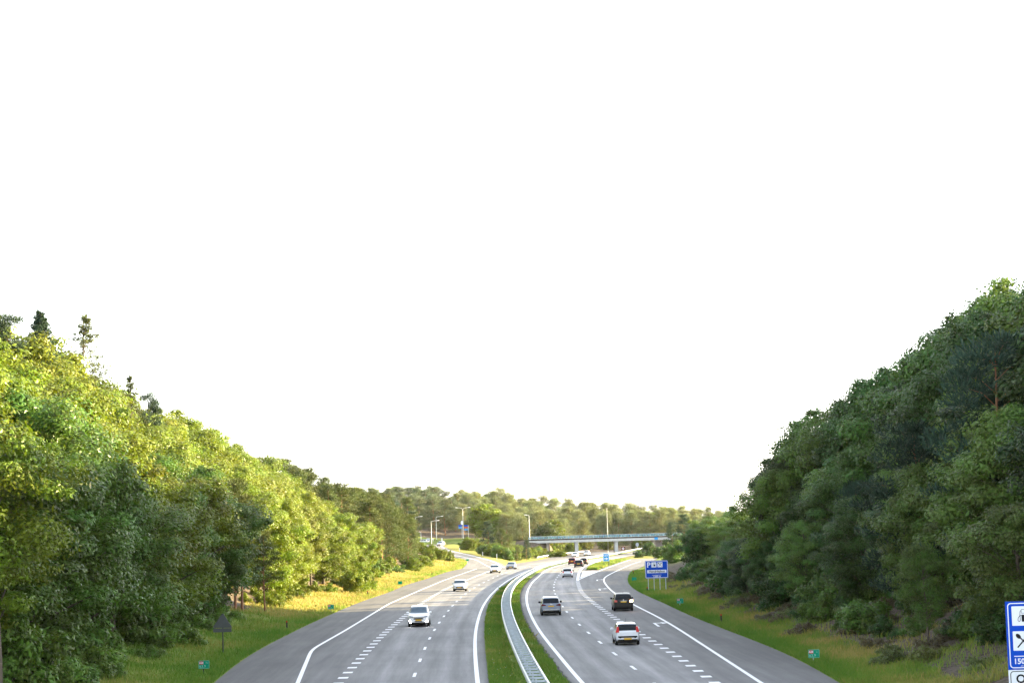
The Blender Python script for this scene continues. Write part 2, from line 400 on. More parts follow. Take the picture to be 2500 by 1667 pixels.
# ------------------------------------------------------------------ ground sheet
def build_ground():
    rows = np.concatenate([np.arange(-60, 60, 8.), np.arange(60, 300, 1.5), np.arange(300, 460, 3.), np.arange(460, 760, 5.), np.arange(760, 1100, 12.), np.arange(1100, 2600, 60.), np.array([3500., 5000., 8000.])])
    dl = np.concatenate([[0, .12, .3, .6], np.arange(1, 14, .8), np.arange(14, 40, 2.), np.arange(40, 100, 6.), [110, 140, 200, 300, 500, 900, 1600, 3000]])
    ncen = 70
    t = np.linspace(0, 1, ncen + 2)[1:-1]
    V = []; S = []
    el, er = edges(rows)
    X = np.concatenate([(el[:, None] - dl[None, ::-1]), el[:, None] + (er - el)[:, None] * t[None], er[:, None] + dl[None, :]], 1)
    Y = np.repeat(rows[:, None], X.shape[1], 1)
    Z = terrain(X, np.minimum(Y, 1400))
    L = np.concatenate([np.repeat(dl[None, ::-1], len(rows), 0), np.zeros((len(rows), ncen)), np.repeat(dl[None], len(rows), 0)], 1)
    side = np.concatenate([np.zeros((len(rows), len(dl))), np.zeros((len(rows), ncen)), np.ones((len(rows), len(dl)))], 1)
    soil = np.where(side > 0, ss(2.4, 5.5, L) * np.interp(Y, [0, 200, 300, 400], [1, 1, .75, .4]), ss(7.0, 9.5, L) * 1.4)
    soil = np.where((Y > 705) | ((Y > 590) & (X > 0)), 1.6, soil)
    dry = ss(170, 225, Y) * (side == 0) * np.where(L > 0, .75, .5) * (Y < 640) * (1 - ss(6, 9, L)) + (side > 0) * ss(1.5, 3, L) * .35  # left: sunlight's yellow painted in with the dry tone; right: dry grass only
    n, k = X.shape
    V = np.stack([X, Y, Z], -1).reshape(-1, 3)
    idx = np.arange(n * k).reshape(n, k)
    q = np.stack([idx[:-1, :-1], idx[:-1, 1:], idx[1:, 1:], idx[1:, :-1]], -1).reshape(-1, 4)
    o = link(bpy.data.objects.new('ground', np_mesh('ground', V, q, M['ground'], {'soil': soil.ravel(), 'dry': dry.ravel()}, True)))
    tag(o, kind='structure')
build_ground()

def ribbon(name, xa, xb, y0, y1, mat, zf=zroad, dz=0.0, cols=14, step=2.0, latref=None, sign=1, thick=0, kind='structure', crown=0.0, soil=None):
    rows = np.arange(y0, y1 + .01, step)
    A = xa(rows) if callable(xa) else at(xa, rows); B = xb(rows) if callable(xb) else at(xb, rows)
    t = np.linspace(0, 1, cols)
    X = A[:, None] + (B - A)[:, None] * t[None]; Y = np.repeat(rows[:, None], cols, 1)
    Z = np.repeat(zf(rows)[:, None], cols, 1) + dz + crown * np.sin(t * math.pi)[None]
    lat = (X - (at(latref, rows) if latref is not None else A)[:, None]) * sign
    n, k = X.shape; idx = np.arange(n * k).reshape(n, k)
    q = np.stack([idx[:-1, :-1], idx[:-1, 1:], idx[1:, 1:], idx[1:, :-1]], -1).reshape(-1, 4)
    a = {'lat': lat.ravel(), 'lon': Y.ravel()}
    if soil is not None: a['soil'] = np.full(X.size, soil)
    o = link(bpy.data.objects.new(name, np_mesh(name, np.stack([X, Y, Z], -1).reshape(-1, 3), q, mat, a, True)))
    return tag(o, kind=kind)

ribbon('road', E_L, E_LM, 30, RAMP0, M['roadl'], latref=LM4, sign=-1, cols=40)
ribbon('road', lambda y: at(E_L2, y), E_LM, RAMP0, 720, M['roadl'], latref=LM4, sign=-1, cols=24)
ribbon('road', E_RM, E_R, 30, GY, M['road'], latref=RM1, cols=40)
ribbon('road', E_RM, lambda y: at(RM3, y) + 1.0, GY, 720, M['road'], latref=RM1, cols=24)
ribbon('exit_road', lambda y: at(G2, y) - .7, E_R, GY, 500, M['plainroad'], latref=None, cols=16)
def ramp_l(y): return np.where(y < RAMP0, 0, at(RL, np.minimum(y, 600))) - .0
ribbon('ramp_road', lambda y: np.minimum(at(RL, np.minimum(y, 600)), at(E_L, RAMP0)), lambda y: at(RR, np.minimum(y, 620)) + .6, RAMP0 - 6, 668, M['plainroad'], zf=zramp, dz=.012, cols=12)
ribbon('median_strip', lambda y: at(E_LM, y) + .0, lambda y: at(E_RM, y), 30, 720, M['ground'], dz=.035, cols=12, step=1.5, crown=.10, soil=.12)
ribbon('grass_island', lambda y: at(RM3, y) + 1.0 + (y - GY) * .01, lambda y: np.maximum(at(G2, y) - .7, at(RM3, y) + 1.2), GY + 1, 500, M['ground'], dz=.04, cols=10, crown=.1, soil=.1)

ribbon('road_edge', lambda y: at(E_RM, y) - .16, lambda y: at(E_RM, y) + .10 + .06 * np.sin(y * 1.7), 40, 340, plain('dark_strip', (.022, .02, .018), .9), dz=.05, cols=3, step=1.0)  # thin dark strip along the inner asphalt edge
# crossing road
def poly_strip(name, pl, w, mat):
    v = []; f = []
    P = [Vector(p) for p in pl]
    for i, p in enumerate(P):
        d = (P[min(i + 1, len(P) - 1)] - P[max(i - 1, 0)]); n = Vector((-d.y, d.x, 0)).normalized()
        v += [p + n * w, p - n * w]
        if i: f.append((2 * i - 2, 2 * i - 1, 2 * i + 1, 2 * i))
    mb = MB().add(v, [q[::-1] for q in f]); o = mb.build(name, mat); tag(o, kind='structure'); return o
poly_strip('crossing_road', CROSS, 4.6, M['plainroad'])

# ------------------------------------------------------------------ painted markings
def marks(name, parts, zf=zroad, dz=.008):
    v = []; f = []
    for c, y0, y1, w, step in parts:
        rows = np.arange(y0, y1 + 1e-6, step) if y1 - y0 > step else np.array([y0, y1])
        if rows[-1] < y1 - .01: rows = np.append(rows, y1)
        x = at(c, rows); z = zf(rows) + dz
        o = len(v)
        for xx, yy, zz in zip(x, rows, z): v += [(xx - w / 2, yy, zz), (xx + w / 2, yy, zz)]
        f += [(o + 2 * i, o + 2 * i + 1, o + 2 * i + 3, o + 2 * i + 2) for i in range(len(rows) - 1)]
    return tag(MB().add(v, f).build(name, M['mark']), kind='structure')
marks('road_marking', [(LM1, 40, 404, .24, 2)])
marks('road_marking', [(LM4, 40, 560, .24, 2)])
marks('road_marking', [(RM1, 40, 560, .24, 2)])
marks('road_marking', [(RM4, 40, 440, .22, 2)])
marks('road_marking', [(RM3, 286, 560, .42, 2)])
marks('road_marking', [(G2, 292, 480, .24, 2)])
marks('road_marking', [(LM2, 322, 402, .3, 2)])
marks('road_marking', [(LM3, y, y + 3, .18, 1.5) for y in np.arange(72.0, 420, 12.0)])
marks('road_marking', [(RM2, y, y + 3, .18, 1.5) for y in np.arange(72.0, 420, 12.25)])
marks('road_marking', [(LM2, y, y + 1.1, .56, .55) for y in np.arange(60.8, 322, 3.95)])
marks('road_marking', [(RM3, y, y + 1.1, .56, .55) for y in np.arange(62, 286, 4.0)])
marks('road_marking', [(RR - .3, RAMP0 - 2, 640, .26, 2)], zf=zramp, dz=.022)
marks('road_marking', [(RL + 2.6, RAMP0 + 2, 600, .22, 2)], zf=zramp, dz=.022)
gore = [W(1423, 1394.2), W(1459.5, 1394.2), W(1416.8, 1410)]
tag(MB().add([(p[0], p[1], p[2] + .006) for p in gore], [(0, 2, 1)] if False else [(2, 1, 0)]).build('road_marking', M['mark']), kind='structure')
g2_ = [W(1222, 1384.6), W(1238, 1381.2), W(1221, 1388.5)]
tag(MB().add([(p[0], p[1], p[2] + .006) for p in g2_], [(2, 1, 0)]).build('road_marking', M['mark']), kind='structure')
for X, Y in ((10.95, 153), (10.15, 199.5), (10.1, 241), (11.4, 282)):
    k = (at(RM4, Y + 6) - at(RM4, Y)) / 6
    mb = MB(); z = .008
    P = lambda a, b: (X + a + k * b, Y + b, z)
    mb.add([P(-.1, 0), P(.1, 0), P(.1, 5.0), P(-.1, 5.6)], [(0, 1, 2, 3)])
    mb.add([P(-.1, 5.6), P(.1, 5.0), P(.62, 5.0), P(.62, 5.75)], [(0, 1, 2, 3)])
    mb.add([P(.6, 4.1), P(1.15, 5.4), P(.6, 6.6)], [(0, 1, 2)])
    tag(mb.build('road_marking', M['mark']), kind='structure')

# ------------------------------------------------------------------ guard rail down the median
def guard_rail():
    root = empty('guard_rail', (float(at(RAIL, 100)), 100, 0)); inv = Vector(root.location)
    tag(root, 'double galvanised guard rail with ladder of cross bars along the grassy median', 'guard rail')
    rows = np.arange(60, 690, 2.0)
    prof = [(0, .80), (.06, .78), (.085, .72), (.045, .66), (.085, .60), (.085, .56), (.03, .52), (0, .50)]
    for s in (-1, 1):
        v = []; f = []
        for y in rows:
            x = float(at(RAIL, y)); z = float(zroad(y))
            for a, h in prof: v.append((x + s * (.40 + a) - inv.x, y - inv.y, z + h))
        k = len(prof)
        for i in range(len(rows) - 1):
            for j in range(k - 1):
                q = (i * k + j, (i + 1) * k + j, (i + 1) * k + j + 1, i * k + j + 1); f.append(q if s > 0 else q[::-1])
            q = (i * k, i * k + k - 1, (i + 1) * k + k - 1, (i + 1) * k); f.append(q)
        MB().add(v, f, True).build('rail', M['zinc'], root)
    far = MB(); n = 0
    ys = np.arange(84, 500, 2.0)
    for y in ys:
        x = float(at(RAIL, y)) - inv.x; z = float(zroad(y)); mb = MB() if n < 100 else far
        mb.box((x - .40, y - inv.y - .05, z + .625), (x + .40, y - inv.y + .05, z + .725))
        if n < 100: mb.build('cross_bar', M['zincd'], root)
        n += 1
    tag(far.build('cross_bars', M['zincd'], root), kind='stuff')
    far = MB()
    for i, y in enumerate(np.arange(84, 500, 4.0)):
        x = float(at(RAIL, y)) - inv.x; z = float(zroad(y)); mb = MB() if i < 60 else far
        mb.box((x - .05, y - inv.y - .04 + .12, z - .1), (x + .05, y - inv.y + .04 + .12, z + .6))
        if i < 60: mb.build('post', M['zincd'], root)
    tag(far.build('posts', M['zincd'], root), kind='stuff')
guard_rail()

# ------------------------------------------------------------------ text and signs
FONT = None
def text_mb(s, size, x=0, z=0, align='CENTER', bold=0.0):
    cu = bpy.data.curves.new('lettering', 'FONT'); cu.body = s; cu.size = size; cu.align_x = align; cu.align_y = 'CENTER'; cu.resolution_u = 3; cu.offset = bold
    o = bpy.data.objects.new('lettering', cu); C.objects.link(o)
    dg = bpy.context.evaluated_depsgraph_get(); me = bpy.data.meshes.new_from_object(o.evaluated_get(dg))
    v = [(p.co.x + x, 0, p.co.y + z) for p in me.vertices]; f = [tuple(p.vertices) for p in me.polygons]
    bpy.data.objects.remove(o); bpy.data.curves.remove(cu); bpy.data.meshes.remove(me)
    return v, f

def rrect(w, h, r, cx=0, cz=0, n=5):
    P = []
    for sx, sz, a0 in ((1, -1, -90), (1, 1, 0), (-1, 1, 90), (-1, -1, 180)):
        for k in range(n + 1):
            a = R(a0 + 90 * k / n); P.append((cx + sx * (w / 2 - r) + r * math.cos(a), cz + sz * (h / 2 - r) + r * math.sin(a)))
    return P

def ring(mb, w, h, r, t, cx, cz, y0, y1):
    a = rrect(w, h, r, cx, cz); b = rrect(w - 2 * t, h - 2 * t, max(r - t, .005), cx, cz); n = len(a)
    for i in range(n):
        j = (i + 1) % n
        mb.poly([a[i], a[j], b[j], b[i]], y0, y1)

def flat(mb, vf, y): mb.add([(a, y, c) for a, _, c in vf[0]], vf[1])

def bar(mb, x0, z0, x1, z1, w, y0, y1):
    d = Vector((x1 - x0, z1 - z0)).normalized(); n = Vector((-d.y, d.x)) * w / 2
    mb.poly([(x0 - n.x, z0 - n.y), (x1 - n.x, z1 - n.y), (x1 + n.x, z1 + n.y), (x0 + n.x, z0 + n.y)], y0, y1)

def disc(mb, cx, cz, rx, rz, y0, y1, rot=0, n=16):
    c, s = math.cos(rot), math.sin(rot)
    mb.poly([(cx + rx * math.cos(2 * math.pi * k / n) * c - rz * math.sin(2 * math.pi * k / n) * s, cz + rx * math.cos(2 * math.pi * k / n) * s + rz * math.sin(2 * math.pi * k / n) * c) for k in range(n)], y0, y1)

def cutlery(root, cx, cz, s, y):
    mb = MB(); k = s * .34
    bar(mb, cx - k * .55, cz + k * .6, cx + k * .9, cz - k, s * .07, y, y + .002); disc(mb, cx - k * .72, cz + k * .72, s * .16, s * .105, y - .0005, y + .002, R(135))
    bar(mb, cx + k * .5, cz + k * .55, cx - k * .9, cz - k, s * .07, y - .001, y + .002); disc(mb, cx + k * .6, cz + k * .62, s * .10, s * .09, y - .0015, y + .002, R(45))
    for q in (-1, 0, 1):
        bar(mb, cx + k * .62 + q * s * .055, cz + k * .66 - q * s * .055, cx + k * .98 + q * s * .055, cz + k * 1.02 - q * s * .055, s * .03, y - .002, y + .002)
    return mb.build('cutlery_symbol', M['ink'], root)

def pump(root, cx, cz, s, y):
    mb = MB()
    mb.poly([(cx - s * .02, cz - s * .3), (cx + s * .28, cz - s * .3), (cx + s * .27, cz + s * .06), (cx - s * .03, cz + s * .06)], y, y + .002)
    ring(mb, s * .3, s * .22, s * .04, s * .022, cx + s * .11, cz + s * .24, y, y + .002)
    pts = [(cx - .04 * s, cz + .28 * s), (cx - .09 * s, cz + .24 * s), (cx - .11 * s, cz + .02 * s), (cx - .21 * s, cz - .12 * s), (cx - .22 * s, cz - .24 * s), (cx - .16 * s, cz - .29 * s), (cx - .10 * s, cz - .24 * s), (cx - .10 * s, cz + .02 * s), (cx - .04 * s, cz + .02 * s)]
    for i, (a, b) in enumerate(zip(pts[:-1], pts[1:])): bar(mb, *a, *b, s * .028, y - .0002 * i, y + .002)
    return mb.build('fuel_pump_symbol', M['ink'], root)

def parking_sign():
    x, y, z = W(1604.5, 1434, off=.45); z = tz(x, y)
    root = empty('road_sign', (x, y, z), R(-2))
    tag(root, 'large blue service area sign on four grey posts beside the exit lane', 'road sign')
    zb = z_at(1604, 1410.5, y) - z; zt = z_at(1604, 1367.4, y) - z; h = zt - zb; w = 2.72; cz = (zb + zt) / 2
    MB().poly(rrect(w, h, .14, 0, cz), -.03, .03).build('panel', M['blue'], root)
    mb = MB(); ring(mb, w - .07, h - .07, .12, .055, 0, cz, -.033, -.029); mb.build('border', M['white'], root)
    mb = MB(); flat(mb, text_mb('P', .86, -w * .5 + .43, zt - .53, bold=.02), -.034); mb.build('lettering', M['white'], root)
    for px, fn in ((-.30, pump), (.42, cutlery)):
        p = MB().poly(rrect(.60, .60, .05, px, zt - .50), -.033, -.029).build('symbol_panel', M['white'], root)
        fn(p, px, zt - .50, .60, -.036)
    p = MB().poly(rrect(2.28, .36, .04, .02, cz - .25), -.033, -.029).build('name_panel', M['white'], root)
    mb = MB(); flat(mb, text_mb('Hendriksbos', .37, .02, cz - .25, bold=.008), -.035); mb.build('lettering', M['ink'], p)
    mb = MB(); mb.box((-.56, -.034, cz - .69), (.56, -.030, cz - .66)); mb.build('divider_line', M['white'], root)
    mb = MB(); flat(mb, text_mb('1200 m', .30, .02, cz - .84, bold=.006), -.034); mb.build('lettering', M['white'], root)
    for k in range(4): MB().tube([(-1.03 + k * .69, .07, -.3), (-1.03 + k * .69, .07, zt - .1)], .04).build('post', M['zincd'], root)
parking_sign()

def exit_sign():
    x, y, z = W(1480.5, 1381.5); z = float(zroad(y)) + .05
    root = empty('road_sign', (x, y, z), R(-6))
    tag(root, 'light blue exit sign with white arrow on grass island', 'road sign')
    zt = z_at(1480, 1350.3, y) - z; zb = z_at(1480, 1369.2, y) - z; w = 1.22; h = zt - zb; cz = (zt + zb) / 2
    MB().poly(rrect(w, h, .05, 0, cz), -.03, .03).build('panel', M['lblue'], root)
    mb = MB(); ring(mb, w - .02, h - .02, .05, .07, 0, cz, -.034, -.029); mb.build('border', M['white'], root)
    mb = MB(); flat(mb, text_mb('UIT', .54, 0, cz + h * .22, bold=.012), -.034); mb.build('lettering', M['white'], root)
    mb = MB(); za = cz - h * .17
    mb.poly([(-.42, za - .085), (.02, za - .085), (.02, za - .26), (.44, za), (.02, za + .26), (.02, za + .085), (-.42, za + .085)], -.034, -.029); mb.build('arrow', M['white'], root)
    for px in (-.46, .42, .58): MB().tube([(px, .06, -.2), (px, .06, zt - .1 if px < .5 else zb + .1)], .045, 6).build('post', M['dark'], root)
exit_sign()

def tall_sign():
    y = 70.0; x0 = x_at(2453, 1467, y); z0 = tz(x0 + .5, y)
    w = 1.09; xc = x0 + w / 2 + .01
    root = empty('road_sign', (xc, y, z0), R(-1.5))
    tag(root, 'tall blue sign with fuel and cutlery symbols above a white panel, before the shaded wood', 'road sign')
    zt = z_at(2455, 1468, y) - z0; zb = z_at(2462, 1634, y) - z0; h = zt - zb; cz = (zt + zb) / 2; w2 = w
    MB().box((-w2 / 2, -.03, zb), (w2 / 2, .03, zt)).build('panel', M['blue'], root)
    mb = MB(); ring(mb, w - .12, h - .10, .13, .035, 0, cz, -.034, -.029); mb.build('border', M['white'], root)
    s = .69; u = h / 1.055
    for dz, fn in ((.225, pump), (.612, cutlery)):
        zc = zt - dz * u
        p = MB().poly(rrect(s, s, .03, 0.01, zc), -.034, -.029).build('symbol_panel', M['white'], root)
        fn(p, .03, zc, s, -.037)
    mb = MB(); mb.box((-.32, -.034, zt - .855 * u), (.32, -.029, zt - .842 * u)); mb.build('divider_line', M['white'], root)
    mb = MB(); flat(mb, text_mb('1500 m', .27, .06, zt - .93 * u, bold=.006), -.034); flat(mb, text_mb('A28 63,9', .06, 0, zt - 1.0 * u), -.034); mb.build('lettering', M['white'], root)
    p = MB().box((-w2 / 2, -.03, zb - 1.15), (w2 / 2, .03, zb - .012)).build('name_panel', M['white'], root)
    mb = MB(); ring(mb, w - .1, 1.06, .12, .028, 0, zb - .58, -.034, -.029); mb.build('border', M['ink'], p)
    mb = MB(); flat(mb, text_mb('Q8', .42, -.02, zb - .34, bold=.012), -.034); mb.build('lettering', M['ink'], p)
    for px in (-.3, .3): MB().tube([(px, .08, -.4), (px, .08, zt - .15)], .055).build('post', M['zinc'], root)
tall_sign()

def triangle_sign():
    x, y, z = W(544.5, 1586.5, off=.3); z = tz(x, y)
    root = empty('warning_sign', (x, y, z), R(4))
    tag(root, 'back of a triangular warning sign with a plate below, on a grassy verge', 'traffic sign')
    zt = z_at(550, 1497, y) - z; zm = z_at(548, 1530, y) - z; zb = z_at(546, 1542, y) - z
    post = MB().tube([(0, 0, -.3), (0, 0, zt - .12)], .045).build('post', M['dark'], root)
    lean = .0
    MB().poly([(-.62, zm - .02), (.60, zm - .05), (.62, zm + .02), (.06, zt), (-.04, zt), (-.64, zm + .05)], -.09, -.06).build('triangle_plate', M['signback'], root)
    MB().box((-.64, -.095, zb), (.60, -.065, zm - .07)).build('lower_plate', M['signback'], root)
    for zz in (zm + .02, zm - .16): MB().box((-.6, -.06, zz), (.58, -.035, zz + .04)).build('bracket', M['zincd'], root)
triangle_sign()

def km_sign(px, pyb, pyt, label, big, side):
    x, y, z = W(px, pyb, off=.08); z = tz(x, y)
    root = empty('distance_sign', (x, y, z), R(3 if side == 'Re' else -3))
    tag(root, label, 'distance marker', 'green distance markers along the verges')
    zt = z_at(px, pyt, y) - z; w, h = .62, .46; cz = zt - h / 2
    MB().tube([(0, .04, -.2), (0, .04, zt - .05)], .03, 6).build('post', M['zincd'] if side == 'Li' else M['dark'], root)
    MB().poly(rrect(w, h, .03, .03, cz), -.015, .015).build('panel', M['green'], root)
    if big:
        mb = MB(); ring(mb, w - .02, h - .02, .03, .014, .03, cz, -.019, -.014); mb.build('border', M['mint'], root)
        p = MB().poly(rrect(.24, .17, .02, -.12, cz + .10), -.019, -.014).build('number_patch', M['red'], root)
        mb = MB(); flat(mb, text_mb('A28', .145, -.12, cz + .10, bold=.003), -.021); mb.build('lettering', M['white'], p)
        mb = MB(); flat(mb, text_mb(side, .13, .20, cz + .10), -.019); flat(mb, text_mb('63,9' if big == 1 else '63,8', .22, -.05, cz - .10), -.019); mb.build('lettering', M['mint'], root)
km_sign(497, 1646, 1611.5, 'green distance marker on a dark post below the triangular sign', 1, 'Re')
km_sign(807, 1491.5, 1475, 'green distance marker in sunlit grass where the tree shadows reach the hard shoulder', 2, 'Re')
km_sign(976.5, 1429, 1418, 'small green distance marker on sunlit verge under the red pines', 0, 'Re')
km_sign(1986.5, 1618, 1584.5, 'green distance marker on a grey post before the heath slope', 1, 'Li')
km_sign(1660, 1478.5, 1460, 'green distance marker on a white post near the large service sign', 2, 'Li')
km_sign(1548, 1420.5, 1408.5, 'tiny green distance marker at the tip of the curving verge beside the exit lane', 0, 'Li')
def km_far(px, pyb, pyt, zf, lab):
    x, y, z = W(px, pyb, zf); z = tz(x, y)
    root = empty('distance_sign', (x, y, z)); tag(root, lab, 'distance marker', 'green distance markers along the verges')
    MB().tube([(0, .04, -.2), (0, .04, .9)], .03, 6).build('post', M['zincd'], root); MB().poly(rrect(.6, .45, .03, 0, .8), -.015, .015).build('panel', M['green'], root)
km_far(1141.5, 1374, 1367, zramp, 'tiny green distance marker in yellow grass inside the ramp bend')

def reflector(px, py, pt, mat, lab, grp):
    x, y, z = W(px, py, off=.06); z = tz(x, y); h = max(z_at(px, pt, y) - z, .7)
    root = empty('marker_post', (x, y, z)); tag(root, lab, 'marker post', grp)
    MB().box((-.06, -.04, -.2), (.06, .04, h - .12)).build('post', mat, root)
    MB().add([(-.06, -.04, h - .12), (.06, -.04, h - .12), (.06, .04, h - .12), (-.06, .04, h - .12), (-.05, -.03, h), (.05, -.03, h), (.05, .03, h - .05), (-.05, .03, h - .05)],
             [(0, 1, 5, 4), (1, 2, 6, 5), (2, 3, 7, 6), (3, 0, 4, 7), (4, 5, 6, 7)]).build('cap', M['red'] if mat is M['postdark'] else mat, root)
G1 = 'dark marker posts along the verges'; G3 = 'white marker posts along the ramps'
reflector(700.5, 1535, 1514.5, M['postdark'], 'dark marker post in shaded grass between triangular sign and sunlit verge', G1)
reflector(897.5, 1454.5, 1441, M['postdark'], 'dark marker post in sunlit yellow verge below the broadleaf wood', G1)
reflector(1054.5, 1404, 1397, M['postdark'], 'small dark marker post in the yellow verge before the ramp', G1)
reflector(1761, 1519, 1498, M['postdark'], 'dark marker post with red cap at the foot of the shaded wood', G1)
reflector(1580.5, 1446, 1433, M['postdark'], 'dark marker post just below the large blue service sign', G1)
reflector(1546.5, 1403, 1393, M['postdark'], 'dark marker post at the inside of the exit bend', G1)
for px, py, lab in ((1178.5, 1356, 'white marker post on ramp verge nearest the lone pine'), (1122, 1345.5, 'white marker post on ramp verge by the bright bushes'), (1213, 1361, 'white marker post on ramp verge close to the merge')):
    x, y, z = W(px, py, zramp); z = tz(x, y) if False else float(zramp(y))
    r_ = empty('marker_post', (x, y, z)); tag(r_, lab, 'marker post', G3)
    MB().box((-.07, -.04, -.4), (.07, .04, 1.0)).build('post', M['postwhite'], r_)
x, y, z = W(1581.5, 1353); r_ = empty('marker_post', (x, y, float(zroad(y)))); tag(r_, 'white marker post at the far end of the exit island', 'marker post', G3)
MB().box((-.08, -.05, -.4), (.08, .05, 1.3)).build('post', M['postwhite'], r_)

# ------------------------------------------------------------------ lamps
def street_lamp(pxb, y, pyt, arms, lab, zb=None, armlen=2.6, group='street lamps by the ramp and overpass', r0=.075):
    pxb = pxb
    zt = z_at(pxb, pyt, y); x = x_at(pxb, pyt, y) ; zb = tz(x, y) if zb is None else zb
    root = empty('street_lamp', (x, y, zb)); tag(root, lab, 'street lamp', group)
    h = zt - zb; up = .9 if len(arms) == 2 else .35
    MB().tube([(0, 0, -.3), (0, 0, 1.2), (0, 0, 1.25), (0, 0, h - up)], [r0 * 1.25, r0 * 1.25, r0, r0 * .62], 8).build('pole', M['lampgrey'], root)
    for s, l in arms:
        p = [(0, 0, h - up)] + [(s * l * (1 - math.cos(R(90 * k / 5))) * .45, 0, h - up + up * math.sin(R(90 * k / 5))) for k in range(1, 6)] + [(s * l * .72, 0, h + .03)]
        MB().tube(p, .055, 6).build('arm', M['lampgrey'], root)
        mb = MB(); x0 = s * l * .70
        v = []; prof = [(0, .06, .05), (.12, .13, .10), (.5, .17, .11), (.85, .12, .07), (.95, .03, .03)]
        n = 8
        for t, ry, rz in prof: v += [(x0 + s * t, ry * math.cos(2 * math.pi * k / n), h + .06 + t * .06 + rz * math.sin(2 * math.pi * k / n)) for k in range(n)]
        f = [(i * n + k, i * n + (k + 1) % n, (i + 1) * n + (k + 1) % n, (i + 1) * n + k) for i in range(4) for k in range(n)]
        mb.add(v, f, True); mb.build('lamp_head', M['postwhite'], root)
    return root
street_lamp(1014, 720, 1261, [(1, 2.6)], 'single arm street lamp rising behind the red trunked pines')
street_lamp(1052.5, 640, 1271, [(1, 2.6)], 'single arm street lamp with curved neck beside the ramp car')
street_lamp(1064.5, 700, 1260.5, [(1, 2.4)], 'single arm street lamp just behind the curved neck lamp')
street_lamp(1129.5, 690, 1239, [(-1, 2.6), (1, 2.6)], 'double arm street lamp in front of the blue direction signs', r0=.095)
street_lamp(1142.5, 740, 1262, [(1, 2.2)], 'slim street lamp standing behind the blue direction signs')
street_lamp(1197, 735, 1267, [(1, 1.9)], 'street lamp whose head peeks out of the trees behind the lone pine')
street_lamp(1291.5, 603, 1257, [(-1, .9)], 'street lamp at the end of the overpass parapet', zb=3.3)
street_lamp(1481.5, 606, 1237, [], 'very tall thin pale mast rising before the middle of the overpass', zb=-1.3, r0=.05, group=None)
street_lamp(1027.5, 690, 1298, [(-1, .8)], 'short street lamp above the bush at the ramp top')

def direction_signs():
    y = 688.0; x = x_at(1134, 1290, y); z = tz(x, y)
    root = empty('direction_sign', (x, y, z)); tag(root, 'stack of blue direction panels around the double arm lamp', 'direction sign')
    p = MB().tube([(1.35, .05, -.3), (1.35, .05, z_at(1142, 1282, y) - z)], .06, 6).build('post', M['zinc'], root)
    for pa, pb, ya, yb, m in ((1119.5, 1128, 1281, 1285, 'blue'), (1119.5, 1128, 1286, 1289.5, 'lblue'), (1133, 1142.5, 1281, 1284.6, 'blue'), (1133, 1142.5, 1285.8, 1288.8, 'red'), (1133, 1142.5, 1290, 1294, 'lblue')):
        MB().box((x_at(pa, ya, y) - x, -.2, z_at(pa, yb, y) - z), (x_at(pb, ya, y) - x, -.14, z_at(pa, ya, y) - z)).build('panel', M[m], root)
    MB().tube([(x_at(1127.5, 1275, y) - x, .0, -.3), (x_at(1127.5, 1275, y) - x, .0, z_at(1127, 1271, y) - z)], .05, 6).build('post', M['zinc'], root)
    mb = MB(); disc(mb, x_at(1127.8, 1275, y) - x, z_at(1127, 1275.5, y) - z, .42, .72, -.1, -.06); mb.build('round_plate', M['white'], root)
direction_signs()
def small_sign(px, pyb, y, w, h, top, mat, name, lab, shape='rect', extra=None, zb=None):
    x = x_at(px, pyb, y); z = tz(x, y) if zb is None else zb
    root = empty(name, (x, y, z)); tag(root, lab, 'traffic sign')
    zt = z_at(px, top, y) - z
    MB().tube([(0, .05, -.3), (0, .05, zt - .1)], .06, 6).build('post', M['zinc'], root)
    mb = MB()
    if shape == 'rect': mb.box((-w / 2, -.03, zt - h), (w / 2, .02, zt))
    elif shape == 'tri': mb.poly([(-w / 2, zt - h), (w / 2, zt - h), (0, zt)], -.03, .02)
    elif shape == 'oval': disc(mb, 0, zt - h / 2, w / 2, h / 2, -.03, .02)
    mb.build('plate', mat, root)
    if extra: extra(root, zt)
small_sign(1045.8, 1326, 690, 1.2, 1.9, 1313.5, M['zincd'], 'traffic_sign', 'square grey back of a sign beside the ramp top')
small_sign(1057.5, 1326, 685, .5, .6, 1313.5, M['postwhite'], 'traffic_sign', 'small white sign between the two lamp poles', 'oval')
small_sign(1079.2, 1324, 680, .45, 1.6, 1312, M['postwhite'], 'traffic_sign', 'narrow white sign standing over the ramp car', 'oval')
small_sign(1429.5, 1347, 690, 1.3, 1.4, 1340, M['zincd'], 'traffic_sign', 'grey triangular sign back above the oncoming pair of cars under the overpass', 'tri', zb=-1.2)
def nopass(root, zt):
    mb = MB(); disc(mb, 0, zt - .62, .52, .52, -.036, -.028); mb.build('ring', M['red'], root)
    mb = MB(); disc(mb, 0, zt - .62, .38, .38, -.040, -.032); mb.build('disc', M['white'], root)
    mb = MB(); bar(mb, -.2, zt - .62, .2, zt - .55, .12, -.044, -.038); mb.build('symbol', M['ink'], root)
    MB().box((-.5, -.03, zt - 2.0), (.5, .02, zt - 1.32)).build('lower_plate', M['white'], root)
small_sign(1521.5, 1342, 700, 1.3, 1.25, 1334, M['ink'], 'traffic_sign', 'black square sign with a red ringed white disc beyond the overpass', 'rect', nopass, zb=-1.3)
small_sign(1556, 1335, 705, 1.1, 1.4, 1324, M['zincd'], 'traffic_sign', 'pale grey sign back in the yellow grass beyond the overpass', 'oval', zb=-1.2)

